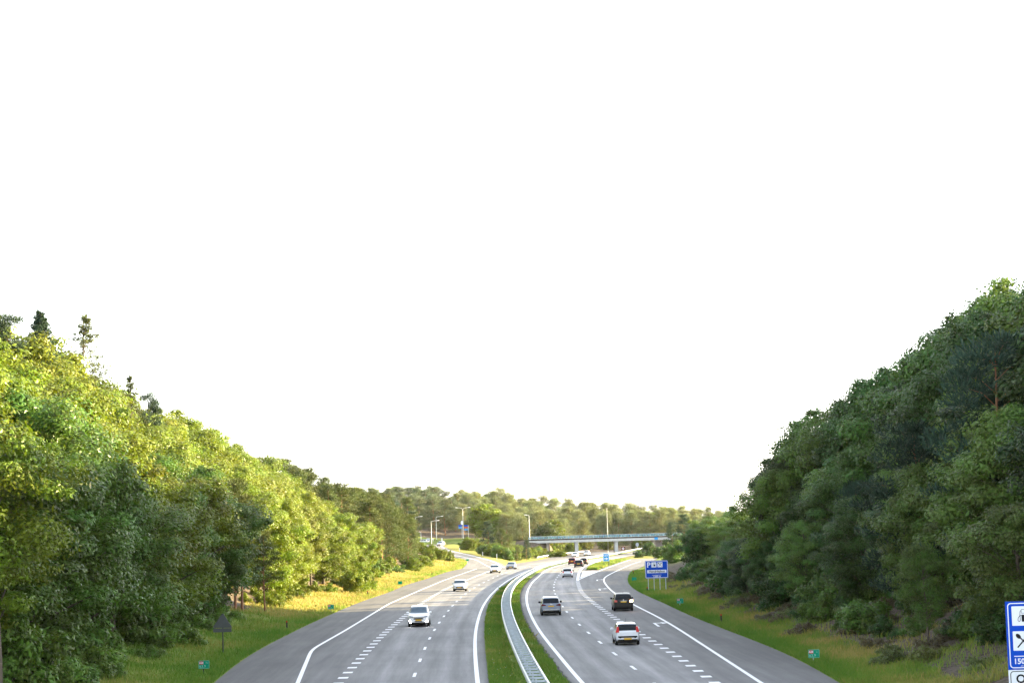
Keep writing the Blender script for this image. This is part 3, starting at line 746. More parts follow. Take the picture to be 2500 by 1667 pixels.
# ------------------------------------------------------------------ overpass
def overpass():
    Y0, Y1 = 600.0, 609.0
    root = empty('overpass', (28, Y0, -1.3)); tag(root, 'low concrete overpass with blue glass parapet crossing the motorway', 'bridge')
    def B(name, a, b, mat, parent=root):
        return MB().box((a[0] - 28, a[1] - Y0, a[2] + 1.3), (b[0] - 28, b[1] - Y0, b[2] + 1.3)).build(name, mat, parent)
    xl, xr = 3.5, 56.0; zt, zb = 4.06, 2.9
    B('deck', (xl, Y0 + .35, zb + .12), (xr, Y1 - .35, zt - .02), M['concreted'])
    B('edge_beam', (xl, Y0, zb), (xr, Y0 + .34, zt - .36), M['concrete']); B('edge_beam', (xl, Y1 - .34, zb), (xr, Y1, zt - .22), M['concrete'])
    B('gutter', (xl, Y0 - .03, zt - .355), (xr, Y0 + .34, zt + .02), M['black'])
    MB().box((43.0 - 28 - .6, -.03, zb + 1.3 + .12), (43.0 - 28 + .5, 0, zt + 1.3 - .3)).build('route_plate', M['lblue'], root)
    n = 34; w = (xr - xl) / n
    for side, yy in ((0, Y0 + .06), (1, Y1 - .1)):
        for k in range(n if side == 0 else 0):
            x = xl + k * w
            B('post', (x - .04, yy - .02, zt + .02), (x + .04, yy + .06, zt + .82), M['bluepaint'])
            B('parapet_panel', (x + .08, yy, zt + .1), (x + w - .08, yy + .03, zt + .74), M['pglass'])
        B('handrail', (xl, yy - .03, zt + .82), (xr, yy + .07, zt + .88), M['zincd'])
    for xp, nc, zg in ((18.3, 4, -1.4), (30.6, 4, -1.4)):
        for k in range(nc):
            yy = Y0 + .8 + k * 2.0
            B('pier', (xp - .52, yy, zg), (xp + .52, yy + 1.0, zb - .32), M['concrete'] if k == 0 else M['concreted'])
        B('cross_head', (xp - .62, Y0 + .5, zb - .32), (xp + .62, Y1 - .5, zb + .12), M['concrete'])
    for xp in (9.3, 42.3):
        for k in range(3): B('pier', (xp - .4, Y0 + 1 + k * 2.6, -.9), (xp + .4, Y0 + 1.8 + k * 2.6, zb + .1), M['concreted'])
    B('abutment', (2.6, Y0 + .2, -.5), (4.2, Y1 - .2, zb), M['concrete']); B('abutment', (55.2, Y0 + .2, -1), (57.2, Y1 - .2, zb + .1), M['concrete'])
    tag(MB().box((xl, Y0 + .4, zt + .002), (xr, Y1 - .4, zt + .03)).build('crossing_road', M['plainroad']), kind='structure')
overpass()

def far_rail():
    root = empty('guard_rail', (12, 500, -1)); tag(root, 'pale guard rail along the verge approaching the overpass', 'guard rail')
    v = []; f = []; ys = np.arange(544, 660, 4.0)
    for i, y in enumerate(ys):
        x = float(at(E_L2, y)) - 1.0 - 12; z = float(zroad(y)) + 1
        v += [(x, y - 500, z + .45), (x, y - 500, z + .78), (x - .08, y - 500, z + .78), (x - .08, y - 500, z + .45)]
        if i:
            for j in range(4): f.append((4 * i - 4 + j, 4 * i - 4 + (j + 1) % 4, 4 * i + (j + 1) % 4, 4 * i + j))
    MB().add(v, f).build('rail', M['zincd'], root)
    for y in ys[::2]:
        x = float(at(E_L2, y)) - 1.1 - 12; z = float(zroad(y)) + 1
        MB().box((x - .05, y - 500 - .05, z - .3), (x + .02, y - 500 + .05, z + .7)).build('post', M['zincd'], root)
far_rail()
exec_parts = []

# ------------------------------------------------------------------ cars
def pch(tab, s):
    xs = np.array([a for a, _ in tab], float); ys = np.array([b for _, b in tab], float)
    d = np.diff(ys) / np.diff(xs); m = np.zeros(len(xs)); m[0] = d[0]; m[-1] = d[-1]
    for i in range(1, len(xs) - 1):
        m[i] = 0 if d[i - 1] * d[i] <= 0 else 2 * d[i - 1] * d[i] / (d[i - 1] + d[i])
    s = np.clip(s, xs[0], xs[-1]); i = np.clip(np.searchsorted(xs, s) - 1, 0, len(xs) - 2)
    h = xs[i + 1] - xs[i]; t = (s - xs[i]) / h
    return (2 * t**3 - 3 * t**2 + 1) * ys[i] + (t**3 - 2 * t**2 + t) * h * m[i] + (-2 * t**3 + 3 * t**2) * ys[i + 1] + (t**3 - t**2) * h * m[i + 1]

def mirror_pair(fn, name, mat, root):
    out = []
    for s in (-1, 1):
        mb = MB(); fn(mb, s); out.append(mb.build(name, mat, root))
    return out

def car(name, label, pos, heading, L, Wd, H, style, body, trim=None, group=None, rear='plain', front='plain', lights=None, plates=True, rails=False):
    hw = Wd / 2; zb = .24 if style != 'suv' else .30
    k = H
    if style == 'mini':
        top = [(0, .60 * k), (.05, .66 * k), (.30, .90 * k), (.55, .975 * k), (1.0, k), (1.6, k), (2.05, .955 * k), (L - .75, .67 * k), (L - .28, .57 * k), (L, .40 * k)]
        belt = [(0, .56 * k), (.4, .62 * k), (L - .9, .635 * k), (L - .28, .555 * k), (L, .38 * k)]
    elif style == 'sedan':
        top = [(0, .60 * k), (.1, .66 * k), (.55, .70 * k), (1.25, .96 * k), (1.8, k), (2.4, .985 * k), (L - 1.25, .69 * k), (L - .4, .59 * k), (L, .42 * k)]
        belt = [(0, .56 * k), (.5, .63 * k), (L - 1.3, .635 * k), (L - .4, .56 * k), (L, .40 * k)]
    else:
        nose = .78 if style == 'suv' else .9
        top = [(0, .58 * k), (.07, .63 * k), (.34, .88 * k), (.62, .965 * k), (1.2, k), (2.0, k), (2.45, .965 * k), (L - 1.15, .665 * k), (L - .35, .575 * k), (L, .40 * k)]
        belt = [(0, .55 * k), (.5, .61 * k), (L - 1.25, .625 * k), (L - .35, .555 * k), (L, .38 * k)]
    plan = [(0, .86), (.12, .935), (.45, .99), (.9, 1), (L - 1.1, 1), (L - .45, .95), (L - .12, .84), (L, .72)]
    c0, c1 = (.3, L - .85) if style == 'mini' else ((.55, L - 1.3) if style == 'sedan' else (.34, L - 1.2))
    roofw = [(0, .88), (c0, .80), (c0 + .5, .745), (c0 + 1.4, .755), (c1 - .6, .76), (c1, .86), (L, .86)]
    def sect(s):
        w = hw * pch(plan, s); zt = pch(top, s); b = min(pch(belt, s), zt - .015); rw = w * pch(roofw, s)
        e = min(.07, (zt - b) * .3); lift = .10 * (1 - min(s / .35, 1)) + .10 * (1 - min((L - s) / .45, 1))
        z0 = zb + lift
        return [(0, z0), (.78 * w, z0), (.955 * w, z0 + .05), (.99 * w, z0 + (b - z0) * .3), (w, z0 + (b - z0) * .6), (.985 * w, z0 + (b - z0) * .88), (.955 * w, b),
                (.955 * w + (rw - .955 * w) * .5 + .012, b + (zt - e - b) * .5), (rw, zt - e), (rw * .93, zt - e * .3), (rw * .6, zt - .004), (0, zt)]
    S = sorted(set([0, .03, .07, .12, .18, .24, .3, .36, .44, .55, .7] + list(np.linspace(.9, L - 1.5, 8)) + list(np.linspace(L - 1.4, L - .3, 9)) + [L - .2, L - .12, L - .06, L - .02, L]))
    root = empty(name, pos, heading); tag(root, label, 'car', group)
    y0 = -L / 2
    mb = MB(); v = []; n = None
    for s in S:
        p = sect(s); full = [(x, y0 + s, z) for x, z in p] + [(-x, y0 + s, z) for x, z in p[-2:0:-1]]
        n = len(full); v += full
    f = [(i * n + j, (i + 1) * n + j, (i + 1) * n + (j + 1) % n, i * n + (j + 1) % n) for i in range(len(S) - 1) for j in range(n)]
    mb.add(v, f, True); mb.add(v[:n], [tuple(range(n))]); mb.add(v[-n:], [tuple(range(n))[::-1]])
    mb.build('body', body, root)
    # glass lies on the body's own surface, a few millimetres proud
    def patch(name_, s0, s1, j0, j1, mat, t0=0, t1=1, ns=7, both=True):
        ss_ = np.linspace(s0, s1, ns); vv = []; m = 5
        for s in ss_:
            p = [Vector((a, y0 + s, b)) for a, b in sect(s)]
            line = p[j0:j1 + 1]
            for q in range(m):
                u = (t0 + (t1 - t0) * q / (m - 1)) * (len(line) - 1); i = min(int(u), len(line) - 2)
                vv.append(line[i].lerp(line[i + 1], u - i))
        def emit_(sg):
            b = MB(); pts = [Vector((sg * a.x, a.y, a.z)) for a in vv]
            fs = [(i * m + q, (i + 1) * m + q, (i + 1) * m + q + 1, i * m + q + 1) for i in range(ns - 1) for q in range(m - 1)]
            nrm = [Vector((0, 0, 0)) for _ in pts]
            for q in fs:
                nn = (pts[q[1]] - pts[q[0]]).cross(pts[q[3]] - pts[q[0]])
                if nn.length > 1e-9:
                    for i in q: nrm[i] += nn.normalized()
            cen = Vector((0, 0, .7))
            out = []
            for a, nn in zip(pts, nrm):
                nn = nn.normalized() if nn.length > 1e-6 else Vector((0, 0, 1))
                if nn.dot(a - cen) < 0: nn = -nn
                out.append(a + nn * .008)
            return b, out, fs
        return emit_
    def side(name_, s0, s1, mat, t0=.10, t1=.86):
        for sg in (-1, 1):
            b, o, fs = patch(name_, s0, s1, 6, 8, mat, t0, t1)(sg); b.add(o, fs, True); b.build(name_, mat, root)
    def across(name_, s0, s1, mat, inset):
        e = patch(name_, s0, s1, 8, 11, mat, inset, 1); b = MB()
        for sg in (-1, 1):
            _, o, fs = e(sg); b.add(o, fs, True)
        return b.build(name_, mat, root)
    if style == 'sedan': rw0, rw1 = .62, 1.12
    elif style == 'mini': rw0, rw1 = .055, .40
    else: rw0, rw1 = .11, .44
    across('rear_window', rw0, rw1, M['glass'], .10)
    across('windscreen', L - (1.18 if style == 'sedan' else (.80 if style == 'mini' else 1.12)), (2.12 if style == 'mini' else 2.55), M['wsglass'] if front != 'dark' else M['glass'], .06)
    mid = c0 + (c1 - c0) * .5
    side('side_window', c0 + .42, mid - .04, M['glass']); side('side_window', mid + .04, c1 - .32, M['glass'])
    # wheels
    r = .29 if style == 'mini' else (.35 if style == 'suv' else .32); tw = .19
    for sx in (-1, 1):
        for s in (.62 if style == 'mini' else .82, L - (.62 if style == 'mini' else .85)):
            xo = sx * (hw - .005); n_ = 20; xi = sx * (hw - tw)
            b = MB(); prof = [(xi, r * .7), (xi, r * .96), (xi + sx * .03, r), (xo - sx * .03, r), (xo, r * .95), (xo, r * .66)]
            vv = [(x, y0 + s + q * math.cos(2 * math.pi * i / n_), r + q * math.sin(2 * math.pi * i / n_)) for x, q in prof for i in range(n_)]
            b.add(vv, [(a * n_ + i, a * n_ + (i + 1) % n_, (a + 1) * n_ + (i + 1) % n_, (a + 1) * n_ + i) for a in range(5) for i in range(n_)], True)
            b.add(vv[:n_], [tuple(range(n_))])
            wh = b.build('wheel', M['rubber'], root)
            b = MB(); n5 = 10
            b.add([(xo - sx * .012, y0 + s + r * .67 * math.cos(2 * math.pi * i / n_), r + r * .67 * math.sin(2 * math.pi * i / n_)) for i in range(n_)], [tuple(range(n_))])
            for q in range(5):
                a = 2 * math.pi * q / 5; ca, sa = math.cos(a), math.sin(a); wv = .05
                b.add([(xo + sx * .002, y0 + s + ca * u - sa * w_, r + sa * u + ca * w_) for u, w_ in ((.02, -wv), (r * .64, -wv * .7), (r * .64, wv * .7), (.02, wv))], [(0, 1, 2, 3)])
            b.build('rim', M['rim'], wh)
            b = MB(); ra, rb = r * 1.02, r * 1.2     # dark arch lip
            b.add([(sx * (hw + .004), y0 + s + q * math.cos(math.pi * i / 12), r + q * math.sin(math.pi * i / 12)) for q in (ra, rb) for i in range(13)], [(i, i + 1, 14 + i, 13 + i) for i in range(12)])
            b.build('wheel_arch', M['black'], root)
    MB().box((-hw * .84, y0 + .10, .17), (hw * .84, y0 + L - .25, zb + .12)).build('underbody', M['black'], root)
    # rear
    def rearbox(nm, x0, x1, z0, z1, mat, d=.03, s=0.0, par=None):
        return MB().box((x0, y0 + s - d, z0), (x1, y0 + s + .10, z1)).build(nm, mat, par or root)
    zt = .55 * k
    rearbox('valance', -hw * .80, hw * .80, zb + .02, zb + .16, M['black'], .025)
    if rear == 'smile':        # tall lamps up the pillars, dark bumper strip
        for sx in (-1, 1):
            b = MB(); a = [(sx * hw * .98, .03, .585 * k), (sx * hw * .70, -.03, .585 * k), (sx * hw * .70, .16, .83 * k), (sx * hw * .86, .2, .85 * k)]
            v4 = [(x, y0 + y, z) for x, y, z in a] + [(x, y0 + y + .18, z) for x, y, z in a]
            b.add(v4, [(0, 1, 2, 3), (7, 6, 5, 4), (0, 4, 5, 1), (1, 5, 6, 2), (2, 6, 7, 3), (3, 7, 4, 0)]); b.build('tail_light', M['tail'], root)
        b = MB(); b.poly([(-.66, .535), (-.5, .47), (-.42, .51), (.42, .51), (.5, .47), (.66, .535), (.64, .62), (-.64, .62)], y0 - .02, y0 + .1); b.build('bumper_insert', M['black'], root)
        b = MB(); b.poly([(-.52, .565), (.52, .565), (.60, .78), (.57, .86), (-.57, .86), (-.60, .78)], y0 - .02 + .0, y0 + .1)
        MB().box((-.035, y0 - .012 + .03, .80), (.035, y0 + .1, .90)).build('badge', M['chrome'], root)
        rearbox('number_plate', -.26, .26, .375, .485, M['plate'], .03)
    elif rear == 'suv':
        for sx in (-1, 1):
            b = MB(); b.poly([(sx * hw * .50, zt - .02), (sx * hw * .95, zt - .05), (sx * hw * .97, zt + .10), (sx * hw * .88, zt + .16), (sx * hw * .5, zt + .05)][::sx], y0 - .015, y0 + .24); b.build('tail_light', M['taild'], root)
        rearbox('number_plate', -.26, .26, zt - .13, zt - .02, M['plate'], .02); rearbox('bumper_strip', -hw * .78, hw * .78, .50, .53, M['chrome'], .018); rearbox('bumper', -hw * .84, hw * .84, zb, .47, M['black'], .015)
        rearbox('badge', -.05, .05, zt + .05, zt + .14, M['chrome'], .012)
    elif rear == 'low':
        for sx in (-1, 1):
            b = MB(); b.poly([(sx * hw * .62, zt - .06), (sx * hw * .94, zt - .06), (sx * hw * .92, zt + .14), (sx * hw * .66, zt + .10)][::sx], y0 - .015, y0 + .2); b.build('tail_light', M['tailp'] if lights != 'brake' or sx < 0 else M['brake'], root)
        rearbox('number_plate', -.26, .26, zt - .10, zt + .01, M['plate'], .02); rearbox('bumper_strip', -hw * .78, hw * .78, .38, .56, body, .02); rearbox('trim_bar', -.34, .34, zt + .03, zt + .06, M['chrome'], .02)
        rearbox('badge', -.05, .05, zt + .09, zt + .17, M['chrome'], -.03)
    elif rear == 'boxy':
        for sx in (-1, 1):
            b = MB(); b.poly([(sx * hw * .62, zt - .05), (sx * hw * .93, zt - .05), (sx * hw * .9, zt + .18), (sx * hw * .66, zt + .18)][::sx], y0 - .015, y0 + .2); b.build('tail_light', M['tailp'], root)
        rearbox('bumper_insert', -hw * .74, hw * .74, .46, .56, M['black'], .02); rearbox('number_plate', -.26, .26, zt - .02, zt + .08, M['white'], .015)
    else:
        for sx in (-1, 1):
            b = MB(); b.poly([(sx * hw * .6, zt), (sx * hw * .94, zt - .02), (sx * hw * .9, zt + .14), (sx * hw * .66, zt + .12)][::sx], y0 - .015, y0 + .2); b.build('tail_light', M['tail'], root)
        rearbox('number_plate', -.26, .26, zt - .16, zt - .05, M['plate'], .02)
    # front
    y1 = y0 + L
    def frontbox(nm, pts, mat, d=.03, back=.25):
        return MB().poly(pts, y1 + d - .0, y1 - back).build(nm, mat, root)
    if front == 'suv':
        for sx in (-1, 1):
            frontbox('headlight', [(sx * hw * .50, .80), (sx * hw * .84, .83), (sx * hw * .86, .93), (sx * hw * .52, .88)][::sx], M['clear'], -.06, .5)
            b = MB(); disc(b, sx * hw * .74, .47, .10, .10, y1 - .02, y1 - .3); b.build('fog_lamp', M['lit'], root)
        frontbox('grille', [(-.42, .64), (.42, .64), (.36, .74), (-.36, .74)], M['black'], .012); frontbox('lower_grille', [(-.34, .44), (.34, .44), (.3, .50), (-.3, .50)], M['black'], .012); frontbox('chrome_bar', [(-.5, .83), (.5, .83), (.5, .845), (-.5, .845)], M['chrome'], .003)
        frontbox('number_plate', [(-.26, .52), (.26, .52), (.26, .63), (-.26, .63)], M['plate'], .03)
        frontbox('skid_plate', [(-.62, .30), (.62, .30), (.6, .36), (-.6, .36)], M['black'], .0)
    else:
        for sx in (-1, 1):
            frontbox('headlight', [(sx * hw * .48, .58), (sx * hw * .80, .62), (sx * hw * .86, .74), (sx * hw * .60, .66)][::sx], M['clear'] if lights != 'head' else M['lit'], -.05, .5)
        frontbox('grille', [(-.40, .40), (.40, .40), (.48, .50), (.36, .60), (-.36, .60), (-.48, .50)], M['black'], .008)
        frontbox('number_plate', [(-.26, .43), (.26, .43), (.26, .54), (-.26, .54)], M['plate'], .03)
        frontbox('air_dam', [(-.66, .20), (.66, .20), (.62, .35), (-.62, .35)], M['black'], .0)
    ms = c1 - .35
    for sx in (-1, 1):
        zc = .64 * k + .06; b = MB(); n_ = 8; vv = []
        for t, q in ((0, .05), (.05, .09), (.16, .10), (.22, .05)):
            vv += [(sx * (hw * .95 + t), y0 + ms + .06 * math.sin(2 * math.pi * i / n_) * (q / .1), zc + q * math.cos(2 * math.pi * i / n_)) for i in range(n_)]
        b.add(vv, [(a * n_ + i, a * n_ + (i + 1) % n_, (a + 1) * n_ + (i + 1) % n_, (a + 1) * n_ + i) for a in range(3) for i in range(n_)], True); b.add(vv[:n_], [tuple(range(n_))]); b.add(vv[-n_:], [tuple(range(n_))])
        b.build('side_mirror', trim or body, root)
    if rails:
        for sx in (-1, 1):
            MB().tube([(sx * hw * .66, y0 + .75, k - .03), (sx * hw * .68, y0 + .9, k + .03), (sx * hw * .68, y0 + 2.3, k + .03), (sx * hw * .66, y0 + 2.45, k - .03)], .02, 6).build('roof_rail', M['chrome'], root)
    MB().tube([(0, y0 + (1.4 if style == 'mini' else .75), k - .01), (0, y0 + (1.2 if style == 'mini' else .6), k + (.28 if style == 'mini' else .09))], .008, 5).build('aerial', M['black'], root)
    return root

def head_at(y, zf=None):
    d = float(at(RAIL, y + 10) - at(RAIL, y - 10)) / 20
    return -math.atan(d)

def put(px, py, L, away, zf=zroad, hd=None, **kw):
    x, y, z = W(px, py, zf); h = head_at(y) if hd is None else hd
    yc = y + L / 2 - .45
    if not away: h += math.pi
    xc = x + math.sin(-head_at(y)) * (L / 2 - .45) if hd is None else x
    car(kw.pop('name', 'car'), kw.pop('label'), (xc, yc, float(zf(yc)) + .01), h, L, heading_dummy, **kw) if False else None
    return (xc, yc, float(zf(yc)) + .012), h

P_WHITE = paint('white_paint', (.66, .69, .74)); P_BLACK = paint('black_paint', (.004, .004, .005), coat=.12); P_SILVER = paint('silver_blue_paint', (.19, .22, .28), .3, .3)
P_PALE = paint('pale_silver_paint', (.52, .53, .56), .3, .3); P_RED = paint('dark_red_paint', (.10, .008, .010), coat=.2); P_GREY = paint('dark_grey_paint', (.02, .017, .019), coat=.2); P_BROWN = paint('dark_brown_paint', (.025, .018, .014), coat=.2)
P_BRIGHT = paint('bright_white_paint', (.74, .75, .77))
def add(px, py, L, Wd, H, style, paintm, away, label, zf=zroad, hd=None, **kw):
    pos, h = put(px, py, L, away, zf, hd, label=label)
    return car('car', label, pos, h, L, Wd, H, style, paintm, **kw)
add(1532, 1573.7, 3.43, 1.63, 1.47, 'mini', P_WHITE, True, 'small white hatchback with dark bumper strip seen from behind', rear='smile')
add(1522.5, 1490.8, 4.34, 1.84, 1.65, 'hatch', P_BLACK, True, 'black people carrier with one glowing lamp in the exit lane', rear='low', lights='brake')
add(1345.7, 1501.5, 4.49, 1.84, 1.66, 'suv', P_SILVER, True, 'silver grey off-roader with roof rails beside the median', rear='suv', rails=True, trim=M['black'])
add(1385.5, 1409.5, 3.56, 1.64, 1.48, 'hatch', P_WHITE, True, 'small white car with black bumper band passing the painted gore', rear='boxy', trim=M['black'])
add(1412.6, 1384.2, 4.2, 1.79, 1.46, 'hatch', P_GREY, True, 'dark grey hatchback trailing a pair of dark cars')
add(1396.8, 1377.3, 4.0, 1.75, 1.47, 'hatch', P_RED, True, 'dark red hatchback in the inner lane far ahead')
add(1424.5, 1378.2, 4.2, 1.78, 1.5, 'hatch', P_BROWN, True, 'dark brown car half hidden by the dark grey hatchback')
add(1022.4, 1529.5, 4.66, 1.80, 1.68, 'suv', P_BRIGHT, False, 'white oncoming off-roader with lit round fog lamps', front='suv', rear='suv')
add(1122.3, 1442.8, 3.95, 1.73, 1.48, 'hatch', P_PALE, False, 'pale silver oncoming hatchback with a wide black grille')
add(1207.9, 1398.7, 4.2, 1.78, 1.52, 'suv', P_BRIGHT, False, 'white oncoming car just past the merging ramp')
add(1247.2, 1389.6, 4.4, 1.79, 1.45, 'sedan', paint('grey_silver_paint', (.24, .25, .27), .3, .3), False, 'pale silver oncoming saloon close to the guard rail')
add(1076, 1332.6, 4.3, 1.76, 1.5, 'hatch', P_PALE, False, 'pale silver car coming down the ramp', zf=zramp, hd=-.25)
add(1403, 1359.8, 4.3, 1.78, 1.5, 'hatch', P_BRIGHT, False, 'white oncoming car emerging from under the overpass')
add(1432, 1356.6, 4.3, 1.78, 1.6, 'suv', P_BRIGHT, False, 'white oncoming car still behind the overpass pier')
x, y = x_at(1033, 1322, 683), 683.0
car('car', 'pale car on the crossing road half hidden by the bush at the ramp top', (x, y, 3.12), R(70), 4.3, 1.78, 1.5, 'hatch', P_BRIGHT)

# ------------------------------------------------------------------ vegetation
rng = np.random.default_rng(11)

def unit(n):
    v = rng.normal(size=(n, 3)); return v / np.linalg.norm(v, axis=1, keepdims=True)

def leaves(cen, rad, per, size, shape=.55, up=.5, shell=.45, spread=.7, cone=None):
    """leaf-sized faces spread through clumps; returns verts, quads, tint, hue"""
    K = len(cen); n = K * per
    c = np.repeat(cen, per, 0); r = np.repeat(rad, per, 0)
    d = unit(n); q = rng.random(n) ** shell
    p = c + d * r * q[:, None]
    nr = d * .8 + np.array([0, 0, up]) + unit(n) * spread; nr /= np.linalg.norm(nr, axis=1, keepdims=True)
    t = np.cross(nr, unit(n)); t /= np.linalg.norm(t, axis=1, keepdims=True) + 1e-9
    b = np.cross(nr, t)
    s = (size * (.65 + .7 * rng.random(n)))[:, None]
    fold = nr * s * .18
    v = np.stack([p - t * s, p + b * s * shape - fold, p + t * s, p - b * s * shape - fold], 1).reshape(-1, 3)
    f = np.arange(n * 4).reshape(-1, 4)
    ct = np.repeat(rng.random(K), per)
    tint = np.clip(.6 * ct + .4 * rng.random(n), 0, 1); hue = np.clip(.5 + (ct - .5) * .8 + .3 * (rng.random(n) - .5), 0, 1)
    return v, f, np.repeat(tint, 4), np.repeat(hue, 4)

def needles(cen, rad, per, size, up=.7, thin=.13):
    K = len(cen); n = K * per
    c = np.repeat(cen, per, 0); r = np.repeat(rad, per, 0)
    d = unit(n); p = c + d * r * (rng.random(n) ** .5)[:, None]
    ax = d * .7 + np.array([0, 0, up]) + unit(n) * .6; ax /= np.linalg.norm(ax, axis=1, keepdims=True)
    w = np.cross(ax, unit(n)); w /= np.linalg.norm(w, axis=1, keepdims=True) + 1e-9
    s = (size * (.6 + .8 * rng.random(n)))[:, None]
    v = np.stack([p - w * s * thin, p + w * s * thin, p + ax * s + w * s * thin * .5, p + ax * s - w * s * thin * .5], 1).reshape(-1, 3)
    ct = np.repeat(rng.random(K), per)
    tint = np.clip(.5 * ct + .5 * rng.random(n), 0, 1); hue = np.clip(.5 + (ct - .5) * .6 + .3 * (rng.random(n) - .5), 0, 1)
    return v, np.arange(n * 4).reshape(-1, 4), np.repeat(tint, 4), np.repeat(hue, 4)

def shell_points(n, cz, rx, rz, lo=.55, zmin=None, squash=1.0):
    out = []
    while len(out) < n:
        best = None
        for _ in range(6):
            d = unit(1)[0]; q = lo + (1 - lo) * rng.random()
            p = np.array([d[0] * rx * q, d[1] * rx * q, cz + d[2] * rz * q])
            if zmin is not None and p[2] < zmin: continue
            m = min([np.linalg.norm(p - o) for o in out], default=9e9)
            if best is None or m > best[0]: best = (m, p)
        if best: out.append(best[1])
    return np.array(out)

def trunk_mb(H, r, limbs, lean=.03, n=7):
    mb = MB(); pts = []; a = rng.random() * 6.28
    for k in range(7):
        t = k / 6; pts.append((lean * H * t * math.cos(a) + .12 * math.sin(t * 5 + a), lean * H * t * math.sin(a) + .12 * math.cos(t * 4 + a), -.4 + (H + .4) * t))
    mb.tube(pts, [r * (1.25 if k == 0 else 1 - .85 * k / 6) for k in range(7)], n)
    for e in limbs:
        e = np.array(e); hz = max(.12 * H, min(H * .92, e[2] - np.hypot(e[0], e[1]) * .65)); t = (hz + .4) / (H + .4) * 6; i = min(int(t), 5)
        s = Vector(pts[i]).lerp(Vector(pts[i + 1]), t - i); E = Vector(e); mid = s.lerp(E, .5) + Vector((0, 0, .25))
        rr = r * .38 * (1 - hz / H * .6)
        mb.tube([s, mid, E], [rr, rr * .6, rr * .22], 5, False)
    return mb

PROTO = {}
def proto(key, tverts, crown, bark, mat):
    tm = None
    if tverts is not None:
        tm = tverts.mesh('trunk'); tm.materials.append(M[bark])
    v, f, t, h = crown
    PROTO[key] = (tm, np_mesh('crown', v, f, M[mat], {'tint': t, 'hue': h}))

def cat(*parts):
    V = []; F = []; T = []; Hh = []; o = 0
    for v, f, t, h in parts:
        V.append(v); F.append(f + o); T.append(t); Hh.append(h); o += len(v)
    return np.concatenate(V), np.concatenate(F), np.concatenate(T), np.concatenate(Hh)

def broadleaf(key, H=14., Rr=4.4, low=.12, n=62, per=190, size=.19, cr=1.35, up=.8):
    cz = H * (.5 + low / 2); rz = H * (.5 - low / 2) - cr * .35
    c = shell_points(n, cz, Rr - cr * .55, rz - .3, .5)
    # crowns narrow a little at the top, fringe outwards in uneven boughs
    c[:, :2] *= (1.12 - .45 * np.clip((c[:, 2] - cz) / rz, -1, 1) ** 2 * (c[:, 2] > cz))[:, None]
    c += rng.normal(size=c.shape) * .35
    for _ in range(6):                                   # no bough hangs loose from the rest
        D = np.linalg.norm(c[:, None] - c[None], axis=2) + np.eye(n) * 99
        far = (np.sort(D, 1)[:, 1] > cr * 1.15) & (c[:, 2] > cz + rz * .35)
        c[far] += (np.array([0, 0, cz]) - c[far]) * .12
    rad = (cr * (.55 + .75 * rng.random(n)))[:, None] * np.array([1.2, 1.2, .62])
    inner = shell_points(n // 4, cz, Rr * .5, rz * .7, .1)
    ir = np.full((len(inner), 3), cr * 1.2)
    tips = c + (c - np.array([0, 0, cz])) * .11 + rng.normal(size=c.shape) * .22
    tr = (cr * (.3 + .3 * rng.random(n)))[:, None] * np.array([1.2, 1.2, .7])
    crown = cat(leaves(c, rad, per, size, up=up, shell=.36, spread=.55), leaves(inner, ir, per // 7, size * 1.6, up=up), leaves(tips, tr, per // 3, size * .9, up=up, spread=.55))
    proto(key, trunk_mb(H * .78, (H * .017 + .06) * (.55 if Rr < 3.2 else 1), c[rng.permutation(n)[:26]]), crown, 'bark', 'leaf')

def pine(key, H=14., base=.35, n=46, per=110, size=.42, wide=3.0, flat=.42, r=.17, clump=1.15):
    c = []; 
    for i in range(n):
        t = base + (1 - base) * ((i + rng.random()) / n); z = H * t
        w = wide * (1 - ((t - base) / (1 - base)) ** 2.2 * .72) * (.35 + .65 * rng.random()); a = rng.random() * 6.28
        c.append((w * math.cos(a), w * math.sin(a), z + .12 * w))
    c = np.array(c); rad = (clump * (.6 + .6 * rng.random(n)))[:, None] * np.array([1.15, 1.15, flat])
    proto(key, trunk_mb(H * .97, r, c[::2], .02), needles(c, rad, int(per * 2.2), size * .62, thin=.12), 'pinebark', 'needle')

def spruce(key, H=16., wide=2.6, gap=.0, n=90, per=60, droop=.35, start=.1, size=.4):
    c = []
    for i in range(n):
        t = start + (1 - start) * (i + rng.random()) / n
        if rng.random() < gap * t: continue
        L = wide * (1 - t) ** .85 + .18; a = rng.random() * 6.28
        for q in (.35, .7, 1.0): c.append((L * q * math.cos(a), L * q * math.sin(a), H * t - droop * L * q + (.25 if q == 1 else 0)))
    c = np.array(c); K = len(c); rad = np.tile(np.array([.42, .42, .16]), (K, 1)) * (.7 + .6 * rng.random(K))[:, None] * np.clip(.35 + np.hypot(c[:, 0], c[:, 1]) * .5, .35, 1.3)[:, None]
    proto(key, trunk_mb(H, .16, [] if gap == 0 else c[2::3], .0), needles(c, rad, per, size * .7, up=.1, thin=.16), 'bark', 'needle')

def shrub(key, Rr=1.6, H=2.2, n=22, per=150, size=.13, cr=.6, up=.6):
    c = shell_points(n, H * .42, Rr - cr * .4, H * .55, .35, zmin=.15); c += rng.normal(size=c.shape) * .12
    rad = (cr * (.65 + .7 * rng.random(n)))[:, None] * np.array([1.1, 1.1, .85])
    tips = c + (c - np.array([0, 0, H * .3])) * .22; tr = rad * .42
    mb = MB()
    for e in c[::2]: mb.tube([(e[0] * .08, e[1] * .08, -.2), (e[0] * .5, e[1] * .5, e[2] * .55), tuple(e)], [.05, .035, .012], 5, False)
    proto(key, mb, cat(leaves(c, rad, per, size, up=up), leaves(tips, tr, per // 4, size, up=up)), 'bark', 'leaf')

